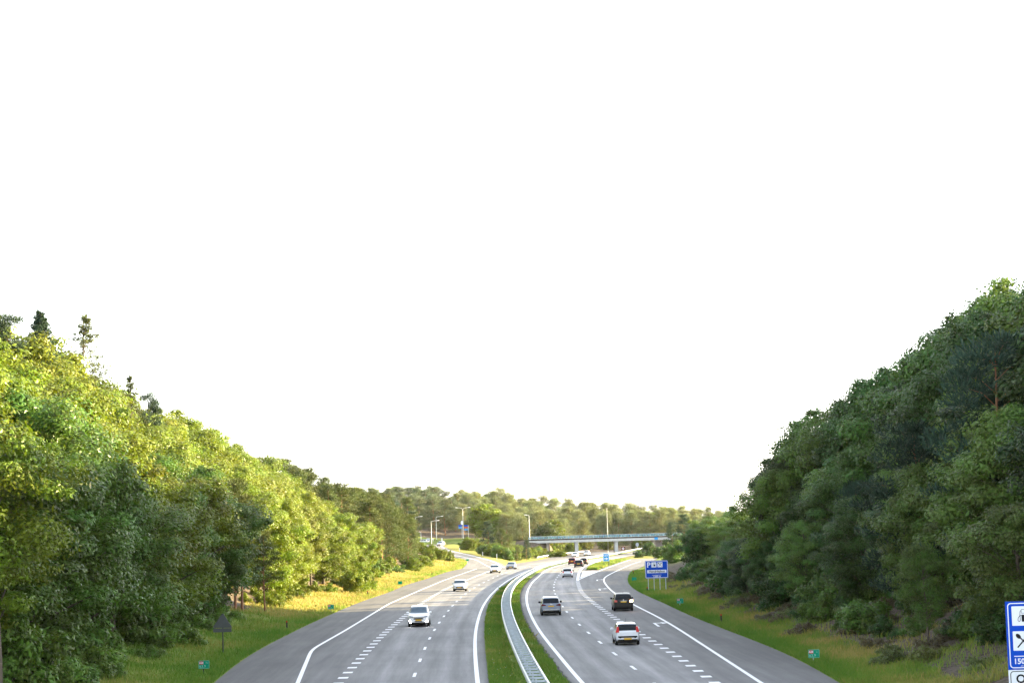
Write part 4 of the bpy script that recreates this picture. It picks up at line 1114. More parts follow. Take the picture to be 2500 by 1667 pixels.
broadleaf('oak_a', 14., 4.4, .05, 54, 400, .125, 1.38); broadleaf('oak_b', 15., 5.0, .03, 62, 400, .13, 1.48); broadleaf('oak_c', 13., 4.0, .06, 48, 400, .12, 1.3); broadleaf('oak_d', 14.5, 4.6, .0, 58, 400, .135, 1.52, .6)
broadleaf('birch_a', 13., 3.0, .14, 52, 300, .09, 1.0, .4); broadleaf('open_a', 14., 3.6, .10, 40, 200, .12, .95)
broadleaf('far_oak', 13., 4.4, .06, 40, 90, .30, 1.7)
pine('pine_a'); pine('pine_b', 15., .45, 40, 110, .42, 2.7, .36); pine('pine_c', 13., .12, 60, 110, .42, 3.2, .5)
pine('far_pine_a', 14., .06, 56, 120, .52, 4.6, .62, r=.2, clump=1.7); pine('far_pine_b', 15., .12, 54, 120, .52, 4.9, .52, r=.2, clump=1.7); pine('far_pine_c', 13., .04, 56, 120, .52, 4.2, .7, r=.2, clump=1.7)
spruce('spruce_a', 16., 2.5); spruce('larch_a', 17., 4.2, .55, 60, 22, .22, .12, .34)
pine('tall_pine', 24., .55, 46, 150, .40, 3.4, .42); spruce('tall_spruce', 24., 7.5, n=300, per=70, size=.30); spruce('tall_larch', 24., 8.5, .25, 240, 30, .22, .25, .26)
shrub('shrub_a'); shrub('shrub_b', 2.2, 2.6, 30, 140, .14, .7); shrub('shrub_c', 1.3, 1.5, 16, 150, .11, .5); shrub('bramble', 1.8, 1.1, 22, 130, .12, .55, .8)
shrub('dome', 3.0, 4.6, 46, 170, .16, 1.0); shrub('heath', .8, .55, 14, 90, .06, .3, .4)

def plant(kind, name, x, y, scale, label, cate, group, col, z=None, sz=None, rz=None, jit=.12, whole=False, sink=.1):
    tm, cm = PROTO[kind]
    z = tz(x, y) if z is None else z
    root = empty(name, (x, y, z - sink)); tag(root, label, cate, group)
    root.rotation_euler.z = rnd.random() * 6.28 if rz is None else rz
    s = scale; root.scale = (s * (1 + rnd.uniform(-.08, .08)), s * (1 + rnd.uniform(-.08, .08)), sz if sz else s)
    v = 1 + rnd.uniform(-jit, jit) * 1.6; g = rnd.uniform(-jit, jit) * .5
    if tm:
        t = bpy.data.objects.new('trunk' if cate == 'tree' else 'stem', tm); link(t, root)
    c = bpy.data.objects.new('crown' if cate == 'tree' else 'foliage', cm); link(c, root)
    c.color = (col[0] * v * (1 + g), col[1] * v, col[2] * v * (1 - g), 1)
    return root

PH = {'oak_a': 14., 'oak_b': 15., 'oak_c': 13., 'oak_d': 14.5, 'birch_a': 13., 'open_a': 14., 'far_oak': 13., 'pine_a': 14., 'pine_b': 15., 'pine_c': 13., 'far_pine_a': 14., 'far_pine_b': 15., 'far_pine_c': 13., 'spruce_a': 16., 'larch_a': 17., 'tall_pine': 24., 'tall_spruce': 24., 'tall_larch': 24.}
LCOL = (.106, .142, .011); LPALE = (.135, .165, .020); LDARK = (.062, .108, .016); LIME = (.15, .24, .006)  # left leaves: sunlight's yellow is in LCOL, the front row's shade in LDARK
RCOL = (.042, .084, .020); RPALE = (.074, .126, .024); PINE = (.064, .082, .026); PINEB = (.030, .055, .034); SHR = (.085, .138, .026); MIDG = (.092, .150, .030)  # RCOL is darkened for the shade the right bank stands in

def sky_of(px, tab):
    return float(np.interp(px, [a for a, _ in tab], [b for _, b in tab]))
LSKY = [(-400, 640), (0, 735), (60, 758), (130, 800), (200, 865), (240, 910), (330, 970), (420, 975), (480, 995), (530, 1030), (570, 1060), (640, 1110), (730, 1160), (800, 1178), (860, 1195), (901, 1200), (969, 1228), (1003, 1245), (1030, 1290), (1060, 1325)]
RSKY = [(1740, 1262), (1800, 1248), (1850, 1235), (1870, 1180), (1900, 1105), (1930, 1045), (1990, 1000), (2050, 985), (2130, 900), (2200, 870), (2300, 770), (2400, 692), (2500, 615), (2700, 470), (3000, 400)]

def pxof(x, y): return 1250 + x / y * FPX

def fit(kind, x, y, tab, drop, lo, hi):
    """size of a tree from the photographed treeline above its spot"""
    z = tz(x, y); px = pxof(x, y); h = z_at(px, sky_of(px, tab) + drop, y) - z
    return float(np.clip(h, lo, hi)) / PH[kind], z

def woods_left():
    y = 92.0; i = 0
    while y < 405:
        for row, (d0, step) in enumerate(((9.5, 0), (15.5, 0), (23., 0))):
            yy = y + rnd.uniform(-2, 2) + row * 2.4
            x = float(edges(np.array([yy]))[0][0]) - d0 - rnd.uniform(-1.2, 1.6)
            px = pxof(x, yy)
            if px < -330 or (row == 2 and yy > 360): continue
            if row == 0 and 176 < yy < 200: continue      # gap with the red trunks
            pinezone = yy > 318
            if pinezone:
                kind = rnd.choice(['pine_c', 'pine_c', 'pine_b', 'pine_a']); nm = 'pine_tree'
            else:
                kind = rnd.choice(['oak_a', 'oak_b', 'oak_c', 'oak_d', 'oak_a', 'birch_a']); nm = 'broadleaf_tree'
            drop = [150, 70, 8][row] * 110 / yy + rnd.uniform(0, 22)
            if row == 2: drop = rnd.uniform(-6, 22)
            if pinezone: drop = [26, 6, -6][row] + rnd.uniform(0, 16)
            s, z = fit(kind, x, yy, LSKY, drop - 12, 6.5 if row == 0 else 8, 25)
            if pinezone: lab, grp, col, cate = 'red trunked pine in the sunlit clump before the ramp bend', 'pines before the ramp bend', PINE, 'tree'
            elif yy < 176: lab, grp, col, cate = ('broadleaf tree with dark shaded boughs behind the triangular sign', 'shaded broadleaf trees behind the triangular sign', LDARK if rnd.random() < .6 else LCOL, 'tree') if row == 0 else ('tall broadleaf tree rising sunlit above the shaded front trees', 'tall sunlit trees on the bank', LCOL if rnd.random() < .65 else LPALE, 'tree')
            else: lab, grp, col, cate = ('sunlit yellow green tree standing along the verge before the pines', 'sunlit broadleaf trees along the verge', LCOL if rnd.random() < .6 else LPALE, 'tree')
            plant(kind, nm, x, yy, s, lab, cate, grp, col, z)
        y += 5.6 + y * .005
    # single trees that stand out
    for px, yy, top, kind, nm, lab, col, wd in ((97, 165, 762, 'tall_spruce', 'spruce_tree', 'dark narrow spruce poking above the sunlit wood', PINEB, .85), (206, 172, 772, 'tall_larch', 'larch_tree', 'thin see-through larch on the skyline of the sunlit wood', PINE, 1.0),
                                          (15, 150, 770, 'tall_pine', 'pine_tree', 'dark pine top at the high end of the sunlit wood', PINEB, .8), (318, 185, 918, 'tall_larch', 'larch_tree', 'small ragged conifer on the falling skyline', PINE, .7), (366, 190, 962, 'tall_pine', 'pine_tree', 'small dark pine top behind the sunlit wood', PINEB, .7)):
        x = x_at(px, top, yy); z = tz(x, yy); h = z_at(px, top, yy) - z; s = h / PH[kind]
        plant(kind, nm, x, yy, s * wd, lab, 'tree', None, col, z, sz=s)
    for x0, yy, kind, h, lab, lc in ((-26.6, 186, 'pine_b', 11, 'straight red trunked pine at the sunlit gap', PINE), (-27.6, 189, 'pine_b', 12.5, 'taller red trunked pine at the sunlit gap', PINE), (-28.9, 183, 'pine_a', 10.5, 'leaning dark trunked pine at the sunlit gap', PINEB), (-25.0, 191, 'pine_a', 8.0, 'low spreading pine at the sunlit gap', PINE)):
        plant(kind, 'pine_tree', x0, yy, h / PH[kind], lab, 'tree', None, lc)
    for px, py, yy, s in ((200, 1080, 150, .55), (300, 1120, 160, .45)):
        x = x_at(px, py, yy); h = z_at(px, py - 55, yy) - tz(x, yy)
        plant('oak_c', 'broadleaf_tree', x + 0, yy - 3, h / 13., 'lime green tree glowing brightly in the middle of the sunlit wood' if px == 200 else 'smaller lime green tree just below the glowing one', 'tree', None, LIME)
    for k in range(34):
        yy = rnd.uniform(296, 404); x = float(edges(np.array([yy]))[0][0]) - rnd.uniform(6.5, 11)
        kind = rnd.choice(['shrub_a', 'shrub_b', 'bramble']); plant(kind, 'shrub', x, yy, rnd.uniform(.6, 1.0), 'sunlit bush under the red trunked pines', 'shrub', 'bushes under the pine clump', LCOL if rnd.random() < .6 else SHR)
    for k in range(26):
        yy = 94 + k * 3.6 + rnd.uniform(-1.2, 1.2); x = float(edges(np.array([yy]))[0][0]) - rnd.uniform(8.2, 11.5)
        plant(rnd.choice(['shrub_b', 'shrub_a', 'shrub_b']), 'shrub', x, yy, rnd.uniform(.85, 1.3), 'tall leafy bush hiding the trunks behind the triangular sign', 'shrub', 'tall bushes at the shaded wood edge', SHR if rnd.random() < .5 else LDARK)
    # low growth along the foot of the wood
    for k in range(84):
        yy = 93 + 230 * rnd.random() ** 1.25; el = float(edges(np.array([yy]))[0][0]); d = rnd.uniform(5.6, 9.8) + (1.0 if yy > 140 else 0) + max(0, 125 - yy) * .03 * rnd.random()
        x = el - d
        if 180 < yy < 198 and d > 7: continue
        kind = rnd.choice(['bramble', 'bramble', 'shrub_c', 'shrub_a'])
        sh = yy < 180
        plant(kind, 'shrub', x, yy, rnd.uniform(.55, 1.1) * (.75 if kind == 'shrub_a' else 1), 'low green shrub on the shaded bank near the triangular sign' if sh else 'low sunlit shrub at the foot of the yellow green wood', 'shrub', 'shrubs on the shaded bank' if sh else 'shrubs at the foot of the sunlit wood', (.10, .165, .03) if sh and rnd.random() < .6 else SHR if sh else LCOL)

def woods_right():
    y = 72.0
    while y < 205:
        for row, d0 in enumerate((10.0, 16.0, 24.0, 33.0)):
            yy = y + rnd.uniform(-1.8, 1.8) + row * 1.7
            near = max(0, 126 - yy) * .17
            x = float(edges(np.array([yy]))[1][0]) + d0 * (.72 if yy > 150 else 1) + near + rnd.uniform(-1, 1.4)
            px = pxof(x, yy)
            if px > 3300: continue
            if px < 1880 and row > 0 and yy > 185: continue
            kind = rnd.choice(['oak_a', 'oak_b', 'oak_c', 'oak_d', 'oak_d'])
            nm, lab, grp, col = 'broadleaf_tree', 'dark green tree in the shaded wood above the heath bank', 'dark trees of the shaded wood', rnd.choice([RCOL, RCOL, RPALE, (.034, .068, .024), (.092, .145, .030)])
            if rnd.random() < .13 and row < 2: kind, nm, col, lab, grp = 'pine_c', 'pine_tree', PINEB, 'bluish dark pine inside the shaded wood', 'dark pines of the shaded wood'
            drop = [330, 170, 70, 10][row] * 105 / yy + rnd.uniform(0, 22)
            s, z = fit(kind, x, yy, RSKY, drop - 14, 6.0 if row == 0 else 8, 26)
            plant(kind, nm, x, yy, s, lab, 'tree', grp, col, z, jit=.2)
        y += 4.7 + y * .005
    for k in range(23):  # out-of-view row, added and sized to shade the road and left wood
        yy = 62 + k * 6; x = float(edges(np.array([yy]))[1][0]) + 46 + rnd.uniform(-2, 2)
        plant('oak_b', 'broadleaf_tree', x, yy, rnd.uniform(1.5, 1.75), 'unseen tall tree added behind the shaded wood to cast its shade', 'tree', 'unseen shade trees added behind the wood', RCOL)
    for px, yy, top, lab in ((1935, 172, 985, 'loose open crowned tree on the edge of the shaded wood against the sky'), (1895, 182, 1075, 'lower open crowned tree with sky showing through at the edge of the shaded wood')):
        x = x_at(px, top, yy); z = tz(x, yy); h = z_at(px, top, yy) - z
        plant('open_a', 'broadleaf_tree', x, yy, h / 14. * .85, lab, 'tree', None, (.045, .06, .022), z, sz=h / 14.)
    x, yy = 25.4, 99.0; plant('oak_c', 'broadleaf_tree', x, yy, 8.6 / 13, 'pale green young tree right behind the tall blue sign', 'tree', None, (.085, .125, .026))
    for x, yy, hh, lab in ((29.5, 117.0, 15.5, 'large dark bluish pine above the tall blue sign'), (26.5, 128.0, 12.0, 'bluish dark pine beside the large one in the shaded wood')):
        plant('pine_c', 'pine_tree', x, yy, 1.35, lab, 'tree', None, (.026, .05, .034), sz=hh / 13)
    x, yy = 22.6, 108.0; plant('birch_a', 'broadleaf_tree', x, yy, 6.8 / 13, 'thin young tree standing on the brown heath bank', 'tree', None, (.06, .105, .02))
    for px, yy, top, kind, w, lab in ((1897, 170, 1092, 'oak_c', .85, 'first full dark tree behind the loose open crowned ones'), (1932, 176, 1012, 'oak_a', .85, 'tall dark tree stepping up the shaded wood skyline'), (1985, 172, 975, 'oak_b', .9, 'broad dark tree high on the shaded wood skyline'), (2040, 168, 955, 'oak_d', .9, 'rounded crown next to the broad dark skyline tree'),
                                      (2095, 164, 905, 'oak_a', .9, 'dark crown standing proud in the middle of the shaded skyline'), (2150, 158, 868, 'oak_b', .85, 'second proud crown of the shaded skyline'), (2225, 150, 835, 'oak_d', .9, 'dark rounded crown near the high end of the shaded skyline'), (2290, 144, 792, 'oak_a', .9, 'tall crown before the high end of the shaded skyline'), (2385, 136, 725, 'oak_b', .85, 'very tall dark crown above the large bluish pine')):
        x = x_at(px, top, yy); z = tz(x, yy); s = (z_at(px, top - 14, yy) - z) / PH[kind]
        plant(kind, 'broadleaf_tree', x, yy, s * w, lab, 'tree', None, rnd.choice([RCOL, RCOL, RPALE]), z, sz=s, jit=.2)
    # middle distance trees and bushes beyond the shaded wood
    for px, yy, top, kind, lab, col, w in ((1735, 385, 1240, 'birch_a', 'light green birch-like tree with pale stems beyond the big service sign', MIDG, 1.25), (1790, 400, 1243, 'pine_c', 'dark conifer behind the birch-like tree', PINEB, .9), (1668, 430, 1256, 'pine_a', 'dark pine with reddish limbs at the end of the overpass', PINEB, 1.0), (1690, 440, 1248, 'oak_c', 'sunlit round tree behind the dark pine at the overpass end', LCOL, .8),
                                     (1640, 445, 1275, 'pine_c', 'low dark pine covering the end of the overpass parapet', PINEB, .9), (1830, 330, 1245, 'oak_b', 'light green tree at the low end of the shaded wood', MIDG, .95), (1790, 300, 1275, 'oak_c', 'medium green tree behind the bushes by the service sign', MIDG, .8), (1860, 260, 1240, 'oak_a', 'tree stepping down from the shaded wood', MIDG, .9), (1820, 240, 1290, 'oak_d', 'bushy tree at the foot of the stepped wood edge', MIDG, .75),
                                     (1880, 225, 1200, 'oak_d', 'dark bushy tree closing the shaded wood', RCOL, .9), (1845, 208, 1310, 'oak_c', 'bushy young tree in front of the stepped wood edge', RCOL, .8), (1780, 232, 1335, 'oak_a', 'low young oak-like tree beside the heath clearing', MIDG, .75), (1925, 212, 1180, 'oak_b', 'rounded dark tree behind the wood edge', RCOL, 1.0)):
        x = x_at(px, top, yy); z = tz(x, yy); h = z_at(px, top, yy) - z; s = h / PH[kind]
        plant(kind, 'pine_tree' if kind.startswith('pine') else 'broadleaf_tree', x, yy, s * w, lab, 'tree', None, col, z, sz=s)
    for k in range(30):  # mostly hidden row, added to keep sun off the carriageway
        yy = 206 + k * 4.6 + rnd.uniform(-1.2, 1.2); x = 43 + rnd.uniform(-2.5, 2.5); z = tz(x, yy); kind = rnd.choice(['oak_a', 'oak_b', 'oak_d'])
        h = rnd.uniform(10.2, 12.6) - z; plant(kind, 'broadleaf_tree', x, yy, max(h / PH[kind], .6), 'tree added behind the heath clearing to shade the road', 'tree', 'shade trees added behind the heath clearing', MIDG, z, sz=h / PH[kind])
    for k in range(17):
        yy = 212 + k * 8.2 + rnd.uniform(-2, 2); x = max(29 + rnd.uniform(0, 6), float(edges(np.array([yy]))[1][0]) + 11)
        kind = rnd.choice(['oak_a', 'oak_c', 'oak_d']); z = tz(x, yy); s = (z_at(pxof(x, yy), 1237 + rnd.uniform(0, 26) - max(0, 232 - yy) * 1.6, yy) - z) / PH[kind]
        plant(kind, 'broadleaf_tree', x, yy, max(s, .62), 'middle sized green tree behind the bushes of the heath clearing', 'tree', 'trees behind the heath clearing', MIDG, z, sz=s)
    for px, py, rr, lab, kind, col in ((1706, 1398, 3.1, 'big round dark green bush above the heath clearing', 'dome', RCOL), (1650, 1376, 2.6, 'pale green bush behind the large service sign', 'dome', MIDG), (1615, 1358, 2.6, 'pale bush where the exit road disappears', 'shrub_b', MIDG), (1585, 1352, 2.4, 'dark round bush past the white marker post', 'dome', RCOL), (1560, 1356, 1.7, 'low dark bush on the exit island', 'shrub_b', RCOL),
                                   (1665, 1352, 3.2, 'leafy bush between the service sign and the dark pine', 'dome', MIDG), (1735, 1365, 3.2, 'green bush behind the big round one', 'dome', MIDG), (1765, 1390, 2.8, 'green bush at the side of the big round one', 'dome', MIDG), (1700, 1345, 3.4, 'tall pale bush below the birch-like tree', 'dome', MIDG), (1640, 1345, 3.0, 'bush in front of the low dark pine', 'dome', SHR)):
        x, yy, z = W(px, py, off=.4); z = tz(x, yy)
        plant(kind, 'shrub', x, yy, rr / {'dome': 3.0, 'shrub_b': 2.2}[kind], lab, 'shrub', None, col, z)
    for k in range(90):
        yy = 92 + 175 * rnd.random() ** 1.1; er = float(edges(np.array([yy]))[1][0]); d = rnd.uniform(5.5, 10.5)
        if yy < 125: d += (125 - yy) * .12
        if yy > 215 and d < 7.5 and rnd.random() < .6: continue
        kind = rnd.choice(['shrub_a', 'shrub_b', 'shrub_c', 'shrub_a'])
        x = er + d
        if pxof(x, yy) > 2560: continue
        s = rnd.uniform(.5, 1.05) * (1.25 if 125 < yy < 205 and d > 6.5 else .8)
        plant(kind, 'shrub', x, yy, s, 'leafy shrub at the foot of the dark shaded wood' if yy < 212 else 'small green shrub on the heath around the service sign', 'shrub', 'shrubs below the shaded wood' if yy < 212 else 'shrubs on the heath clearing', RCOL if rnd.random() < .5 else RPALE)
    for k in range(130):
        yy = 92 + 190 * rnd.random(); er = float(edges(np.array([yy]))[1][0]); d = rnd.uniform(3.6, 12)
        x = er + d
        if pxof(x, yy) > 2540: continue
        plant('heath', 'heather_bush', x, yy, rnd.uniform(.5, 1.5), 'low brownish heather tuft on the heath bank', 'plant', 'heather tufts on the heath bank', (.085, .072, .042) if rnd.random() < .6 else (.085, .10, .03))

def far_woods():
    n = 0
    for row, yy in enumerate((655, 676, 698, 722, 750, 782, 818, 860)):
        x = -.10 * yy; 
        while x < .135 * yy:
            xx = x + rnd.uniform(-1.8, 1.8); yj = yy + rnd.uniform(-9, 9); px = pxof(xx, yj)
            x += 5.2
            d, _ = seg_dist(np.array([xx]), np.array([yj]), CROSS + [(60, 605, 3.8)])
            if d[0] < 7.5 or (35 < xx < 52 and yj < 700) or (yj < 735 and xx > float(at(E_L2, yj)) - 6 and xx < float(at(RM3, yj)) + 6): continue
            if row < 4 and px < 1010: continue
            if -36 < xx < -8 and yj < 712: continue
            z = tz(xx, yj); top = float(np.interp(px, SKYX, SKYY)) - 5
            ht = z_at(px, top + (4 if row == 7 else 8) + rnd.uniform(-5, 9), yj) - z if row >= 6 else rnd.uniform(10, 14)
            # keep the front rows stepping down towards the road
            ht = min(ht, z_at(px, top + (7 - row) * rnd.uniform(5, 9), yj) - z)
            if ht < 4.5: ht = 4.5
            ht = min(ht, 17)
            oak = rnd.random() < .12
            kind = 'far_oak' if oak else rnd.choice(['far_pine_a', 'far_pine_b', 'far_pine_c'])
            s = ht / PH[kind]
            plant(kind, 'broadleaf_tree' if oak else 'pine_tree', xx, yj, max(s, .8), 'light green broadleaf tree among the hazy hillside pines' if oak else 'hazy pine on the wooded hillside behind the overpass', 'tree', 'broadleaf trees on the far hillside' if oak else 'pines on the far hillside', LCOL if oak else ((.135, .155, .072) if px > 1100 else (.085, .11, .062)), z, sz=s)  # far pines' colour is lightened to stand in for haze
            n += 1
    for k in range(46):
        yj = rnd.uniform(418, 652); xx = float(edges(np.array([yj]))[0][0]) - rnd.uniform(7, 44)
        d, _ = seg_dist(np.array([xx]), np.array([yj]), CROSS)
        if d[0] < 9: continue
        px = pxof(xx, yj)
        if px < 820 or px > 1002: continue
        z = tz(xx, yj); ht = min(rnd.uniform(9, 14), z_at(px, np.interp(px, SKYX, SKYY) + rnd.uniform(8, 40) + (px > 985) * 45, yj) - z)
        kind = rnd.choice(['pine_a', 'pine_c', 'far_pine_a', 'far_pine_b']); sc_ = max(ht, 4.5) / PH[kind]
        plant(kind, 'pine_tree', xx, yj, max(sc_, .7), 'dark pine between the red trunked clump and the ramp top', 'tree', 'dark pines beside the ramp', PINEB if rnd.random() < .6 else PINE, z, sz=sc_)
    # bright broadleaf cluster on the hillside, dome by the bridge, lone pine on the island
    for px, yy, top, w, lab in ((1178, 698, 1218, 1.1, 'bright yellow green tree topping the cluster on the hillside'), (1200, 692, 1232, 1.1, 'bright yellow green tree in the middle of the hillside cluster'), (1218, 685, 1254, 1.0, 'bright yellow green tree at the low end of the hillside cluster'), (1160, 704, 1228, .9, 'bright tree at the upper edge of the hillside cluster')):
        x = x_at(px, top, yy); z = tz(x, yy); s = (z_at(px, top, yy) - z) / 13.
        plant('far_oak', 'broadleaf_tree', x, yy, s * w, lab, 'tree', None, LCOL, z, sz=s)
    x = x_at(1332, 1290, 628); z = 3.0
    plant('dome', 'broadleaf_tree', x, 628, 1.35, 'round dome shaped tree behind the overpass parapet', 'tree', None, (.055, .075, .022), z, sz=(z_at(1332, 1272, 628) - z) / 5.2)
    for px, yy, top, kind, lab, w in ((1191, 520, 1272, 'pine_a', 'lone dark pine with red trunk on the ramp island', 1.0), (1240, 500, 1305, 'pine_c', 'bushy pine nearer the motorway on the ramp island', 1.1), (1262, 480, 1335, 'pine_c', 'low spreading pine at the verge of the ramp island', 1.2), (1225, 520, 1290, 'pine_a', 'pine between the lone pine and the bushy pine', .9), (1285, 520, 1318, 'pine_c', 'small pine in the island scrub by the overpass', 1.0)):
        x = x_at(px, top, yy); z = tz(x, yy); s = (z_at(px, top, yy) - z) / PH[kind]
        plant(kind, 'pine_tree', x, yy, s * w, lab, 'tree', None, PINEB if w == 1.0 else PINE, z, sz=s)
    # scrub of the ramp island and embankments
    G = 'sunlit bushes on the ramp island'
    for k in range(110):
        yy = rnd.uniform(432, 603); a = float(at(RR, min(yy, 620))) + 4.5; b = float(at(E_L2, yy)) - 4.5
        if b - a < 2: continue
        u = rnd.random(); x = a + (b - a) * u
        if u < .35 and rnd.random() < .75: continue
        d, _ = seg_dist(np.array([x]), np.array([yy]), CROSS)
        if d[0] < 7: continue
        kind = rnd.choice(['shrub_a', 'shrub_b', 'shrub_b', 'dome']); s = rnd.uniform(.8, 1.25) if kind != 'dome' else rnd.uniform(.5, .75)
        plant(kind, 'shrub', x, yy, s, 'sunlit yellow green bush on the island between ramp and motorway', 'shrub', G, LCOL if rnd.random() < .6 else RPALE)
    for k in range(22):
        yy = rnd.uniform(586, 612); x = rnd.uniform(7.5, 14.5)
        plant(rnd.choice(['shrub_a', 'shrub_b']), 'shrub', x, yy, rnd.uniform(.5, .75), 'yellow green bush covering the bank under the overpass end', 'shrub', 'bushes at the overpass bank', LCOL if rnd.random() < .6 else LPALE)
    for px, py, s, lab in ((1145, 1340, 1.3, 'bright round bush at the far bend of the ramp'), (1165, 1338, 1.2, 'second bright bush at the far bend of the ramp')):
        x, yy, z = W(px, py, zramp); plant('dome', 'shrub', x, yy, s * .62, lab, 'shrub', None, LCOL)
    for k in range(24):
        yy = rnd.uniform(618, 690); x = rnd.uniform(6, float(at(E_L2, yy)) - 5)
        kind = rnd.choice(['shrub_b', 'dome', 'shrub_a']); plant(kind, 'shrub', x, yy, rnd.uniform(.7, 1.1) * (.7 if kind == 'dome' else 1), 'yellow green scrub seen beneath the overpass deck', 'shrub', 'scrub beyond the overpass', LPALE if rnd.random() < .5 else LCOL)
    for k in range(14):
        yy = rnd.uniform(690, 740); x = rnd.uniform(-2, 75)
        kind = rnd.choice(['shrub_b', 'dome']); plant(kind, 'shrub', x, yy, rnd.uniform(.9, 1.4) * (.7 if kind == 'dome' else 1), 'yellow green scrub seen beneath the overpass deck', 'shrub', 'scrub beyond the overpass', LPALE if rnd.random() < .5 else LCOL)
    # bushes on the inside of the ramp bend, in front of the pines
    for px, py, s in ((1045, 1378, .8), (1070, 1374, .85), (1090, 1372, .8), (1030, 1390, .7), (1060, 1350, .8), (1040, 1345, .9), (1010, 1398, .7), (905, 1440, .75), (930, 1436, .65), (880, 1447, .8), (1078, 1366, .6), (1050, 1362, .8)):
        x, yy, z = W(px, py, zramp if py < 1385 else zroad, off=.2)
        el = float(edges(np.array([yy]))[0][0]); x = min(x, el - 4)
        plant('dome', 'shrub', x, yy, s * .75, 'bright yellow green bush at the foot of the red trunked pines', 'shrub', 'bushes at the foot of the pines', LCOL)

woods_left(); woods_right(); far_woods()

# ------------------------------------------------------------------ grass
def blades(name, fn, n, hmin, hmax, w, dry):
    X, Y, dry_sun_ = fn(n); Z = terrain(X, Y) if name != 'median_grass' and name != 'island_grass' else zroad(Y) + .05
    n = len(X); a = rng.random(n) * 6.28; h = hmin + (hmax - hmin) * rng.random(n) ** 1.6; h *= .55 + .9 * vnoise(X, Y, 1.7, 5)
    lean = rng.normal(size=(n, 2)) * .35; ww = w * (.6 + .8 * rng.random(n)) * np.clip(Y / 140, .8, 2.2)
    p = np.stack([X, Y, Z - .02], 1); t = np.stack([np.cos(a), np.sin(a), np.zeros(n)], 1) * ww[:, None]
    tip = p + np.stack([lean[:, 0] * h, lean[:, 1] * h, h], 1); mid = p + np.stack([lean[:, 0] * h * .35, lean[:, 1] * h * .35, h * .6], 1)
    v = np.stack([p - t, p + t, mid + t * .75, tip, mid - t * .75], 1).reshape(-1, 3); f = np.arange(n * 5).reshape(-1, 5)
    tint = np.clip(dry_sun_ * .55 + (vnoise(X, Y, 4.5, 2) - .45) * .7 + rng.normal(size=n) * .14, 0, 1)
    o = link(bpy.data.objects.new(name, np_mesh(name, v, f, M['grass'], {'tint': np.repeat(tint, 5)})))
    tag(o, kind='stuff'); return o
def ydist(n, y0, y1): return y0 + (y1 - y0) * rng.random(n) ** 1.7
def f_left(n):
    Y = ydist(n, 92, 330); d = rng.random(n) ** 1.3 * 9; return edges(Y)[0] - .12 - d, Y, .15 + ss(.8, 4, d) * .5 + ss(165, 205, Y) * 1.0  # yellow of the sunlit stretch is added to the dry tint
def f_right(n):
    Y = ydist(n, 88, 330); d = rng.random(n) ** 1.5 * np.interp(Y, [0, 190, 240], [4.6, 4.6, 5.5]); return edges(Y)[1] + .12 + d, Y, .22 + ss(.7, 2.4, d) * .8
def f_med(n):
    Y = ydist(n, 88, 300); t = rng.random(n); a = at(E_LM, Y); b = at(E_RM, Y); X = a + .05 + (b - a - .12) * t; return X, Y, .42 + .3 * rng.random(n)
def f_left2(n):
    Y = 300 + 175 * rng.random(n); d = rng.random(n) ** 1.2 * 7.5; return edges(Y)[0] - .15 - d, Y, .95 + ss(.8, 4, d) * .4  # high tint paints in the yellow of sunlit grass
blades('verge_grass', f_left2, 24000, .12, .42, .03, 0)
blades('verge_grass', f_left, 60000, .10, .42, .022, 0); blades('verge_grass', f_right, 60000, .10, .40, .022, 0)
def f_heath(n):
    Y = ydist(n, 88, 250); d = 3.5 + rng.random(n) * 9; keep = vnoise(edges(Y)[1] + d, Y, 2.2, 4) > .42; return (edges(Y)[1] + d)[keep], Y[keep], np.full(keep.sum(), .95)
blades('heath_grass', f_heath, 20000, .15, .5, .022, 0)
blades('median_grass', f_med, 52000, .08, .34, .02, 0)
def f_weeds(n):
    Y = ydist(n, 88, 260); X = at(E_LM, Y) + .15 + rng.random(n) ** 1.4 * 1.2; return X, Y, .35 + .4 * rng.random(n)
blades('median_grass', f_weeds, 16000, .15, .42, .03, 0)
def f_isl(n):
    Y = ydist(n, 352, 480); a = at(RM3, Y) + 1.2; b = np.maximum(at(G2, Y) - .9, a + .2); return a + (b - a) * rng.random(n), Y, .6 + .3 * rng.random(n)
blades('island_grass', f_isl, 8000, .15, .4, .03, 0)
# small yellow and white flowers in the median
def flowers(name, n, col):
    Y = ydist(n, 90, 200); X = at(E_LM, Y) + .2 + rng.random(n) * 1.3; keep = vnoise(X, Y, 2.5, 8) > .45; X, Y = X[keep], Y[keep]; n = len(X)
    P = np.stack([X, Y, zroad(Y) + .25 + .3 * rng.random(n)], 1); s = .016 + .012 * rng.random(n)[:, None]
    a, b = np.array([1, 0, 0.3]), np.array([0, 1, .3])
    v = np.stack([P - a * s, P - b * s, P + a * s, P + b * s], 1).reshape(-1, 3)
    tag(link(bpy.data.objects.new(name, np_mesh(name, v, np.arange(n * 4).reshape(-1, 4), plain(name, col, .6)))), kind='stuff')
flowers('yellow_flowers', 420, (.55, .42, .03)); flowers('white_flowers', 110, (.6, .6, .55))

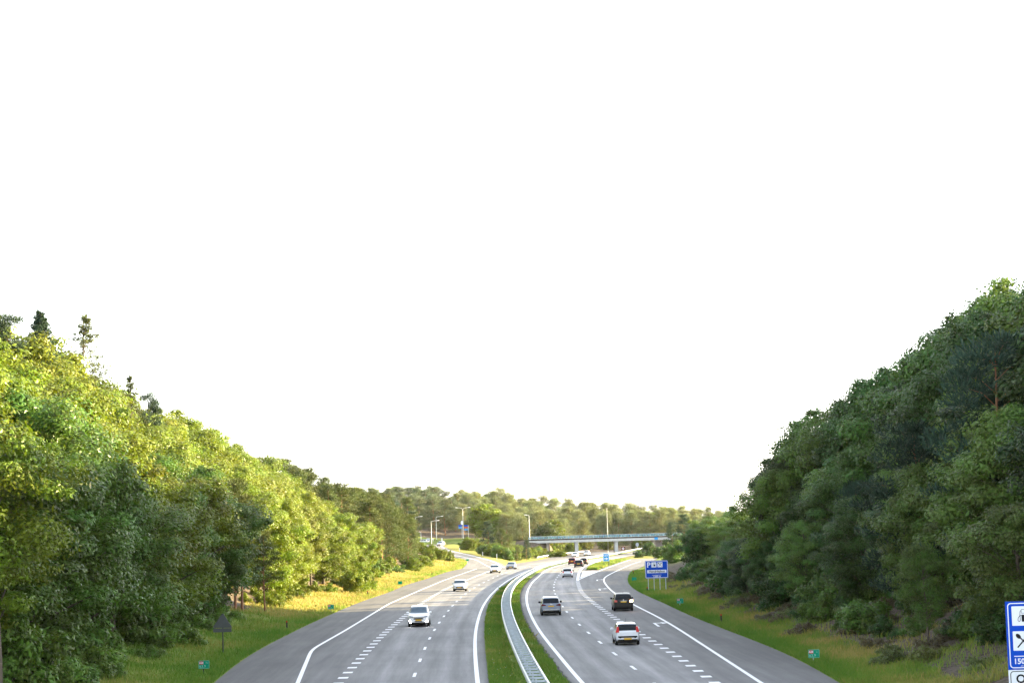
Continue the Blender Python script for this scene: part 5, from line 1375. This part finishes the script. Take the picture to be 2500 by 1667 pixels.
# ------------------------------------------------------------------ air, sky, sun, camera
HAZE = 0.00002
def haze():
    m = bpy.data.materials.new('haze'); m.use_nodes = True; nt = m.node_tree; nt.nodes.clear()
    o = nt.nodes.new('ShaderNodeOutputMaterial'); v = nt.nodes.new('ShaderNodeVolumePrincipled')
    v.inputs['Color'].default_value = (.95, .95, .93, 1); v.inputs['Density'].default_value = HAZE; v.inputs['Anisotropy'].default_value = .3
    nt.links.new(v.outputs[0], o.inputs['Volume'])
    b = MB().box((-330, -90, -4), (330, 1200, 48)).build('haze', m); tag(b, kind='stuff')
if HAZE: haze()

SUN_EL, SUN_AZ = 12.0, 78.0          # azimuth clockwise from the viewing direction
w = bpy.data.worlds.new('World'); SC.world = w; w.use_nodes = True; nt = w.node_tree
sky = nt.nodes.new('ShaderNodeTexSky'); sky.sky_type = 'NISHITA'; sky.sun_disc = False
sky.sun_elevation = R(SUN_EL); sky.sun_rotation = R(SUN_AZ); sky.air_density = 1.0; sky.dust_density = 1.0; sky.ozone_density = 1.0; sky.altitude = 0
bw = nt.nodes.new('ShaderNodeRGBToBW'); nt.links.new(sky.outputs[0], bw.inputs[0])
mx = mix(nt, sky.outputs[0], bw.outputs[0], .72)
nt.links.new(mx, nt.nodes['Background'].inputs['Color']); nt.nodes['Background'].inputs['Strength'].default_value = .15
sd = Vector((math.sin(R(SUN_AZ)) * math.cos(R(SUN_EL)), math.cos(R(SUN_AZ)) * math.cos(R(SUN_EL)), math.sin(R(SUN_EL))))
l = bpy.data.lights.new('sun', 'SUN'); l.energy = 5.0; l.angle = R(.6); l.color = (1.0, .77, .39)
so = bpy.data.objects.new('sun', l); link(so); so.rotation_euler = (-sd).to_track_quat('-Z', 'Y').to_euler()
so.location = (200, 200, 150)

cam = bpy.data.cameras.new('camera'); cam.sensor_width = 36; cam.lens = FPX / 2500 * 36; cam.clip_end = 20000; cam.clip_start = .5
co = bpy.data.objects.new('camera', cam); link(co); co.matrix_world = Matrix.Translation((0, 0, CAMZ)) @ ROT.to_4x4(); SC.camera = co
SC.view_settings.view_transform = 'Standard'; SC.view_settings.look = 'None'; SC.view_settings.gamma = 1; SC.view_settings.exposure = 3.15
try: SC.view_settings.use_curve_mapping = False
except Exception: pass
cy = SC.cycles; cy.use_denoising = True; cy.max_bounces = 6; cy.diffuse_bounces = 3; cy.glossy_bounces = 2; cy.transmission_bounces = 3; cy.volume_bounces = 0; cy.use_adaptive_sampling = False; cy.sample_clamp_indirect = 3.0; cy.caustics_reflective = False; cy.caustics_refractive = False
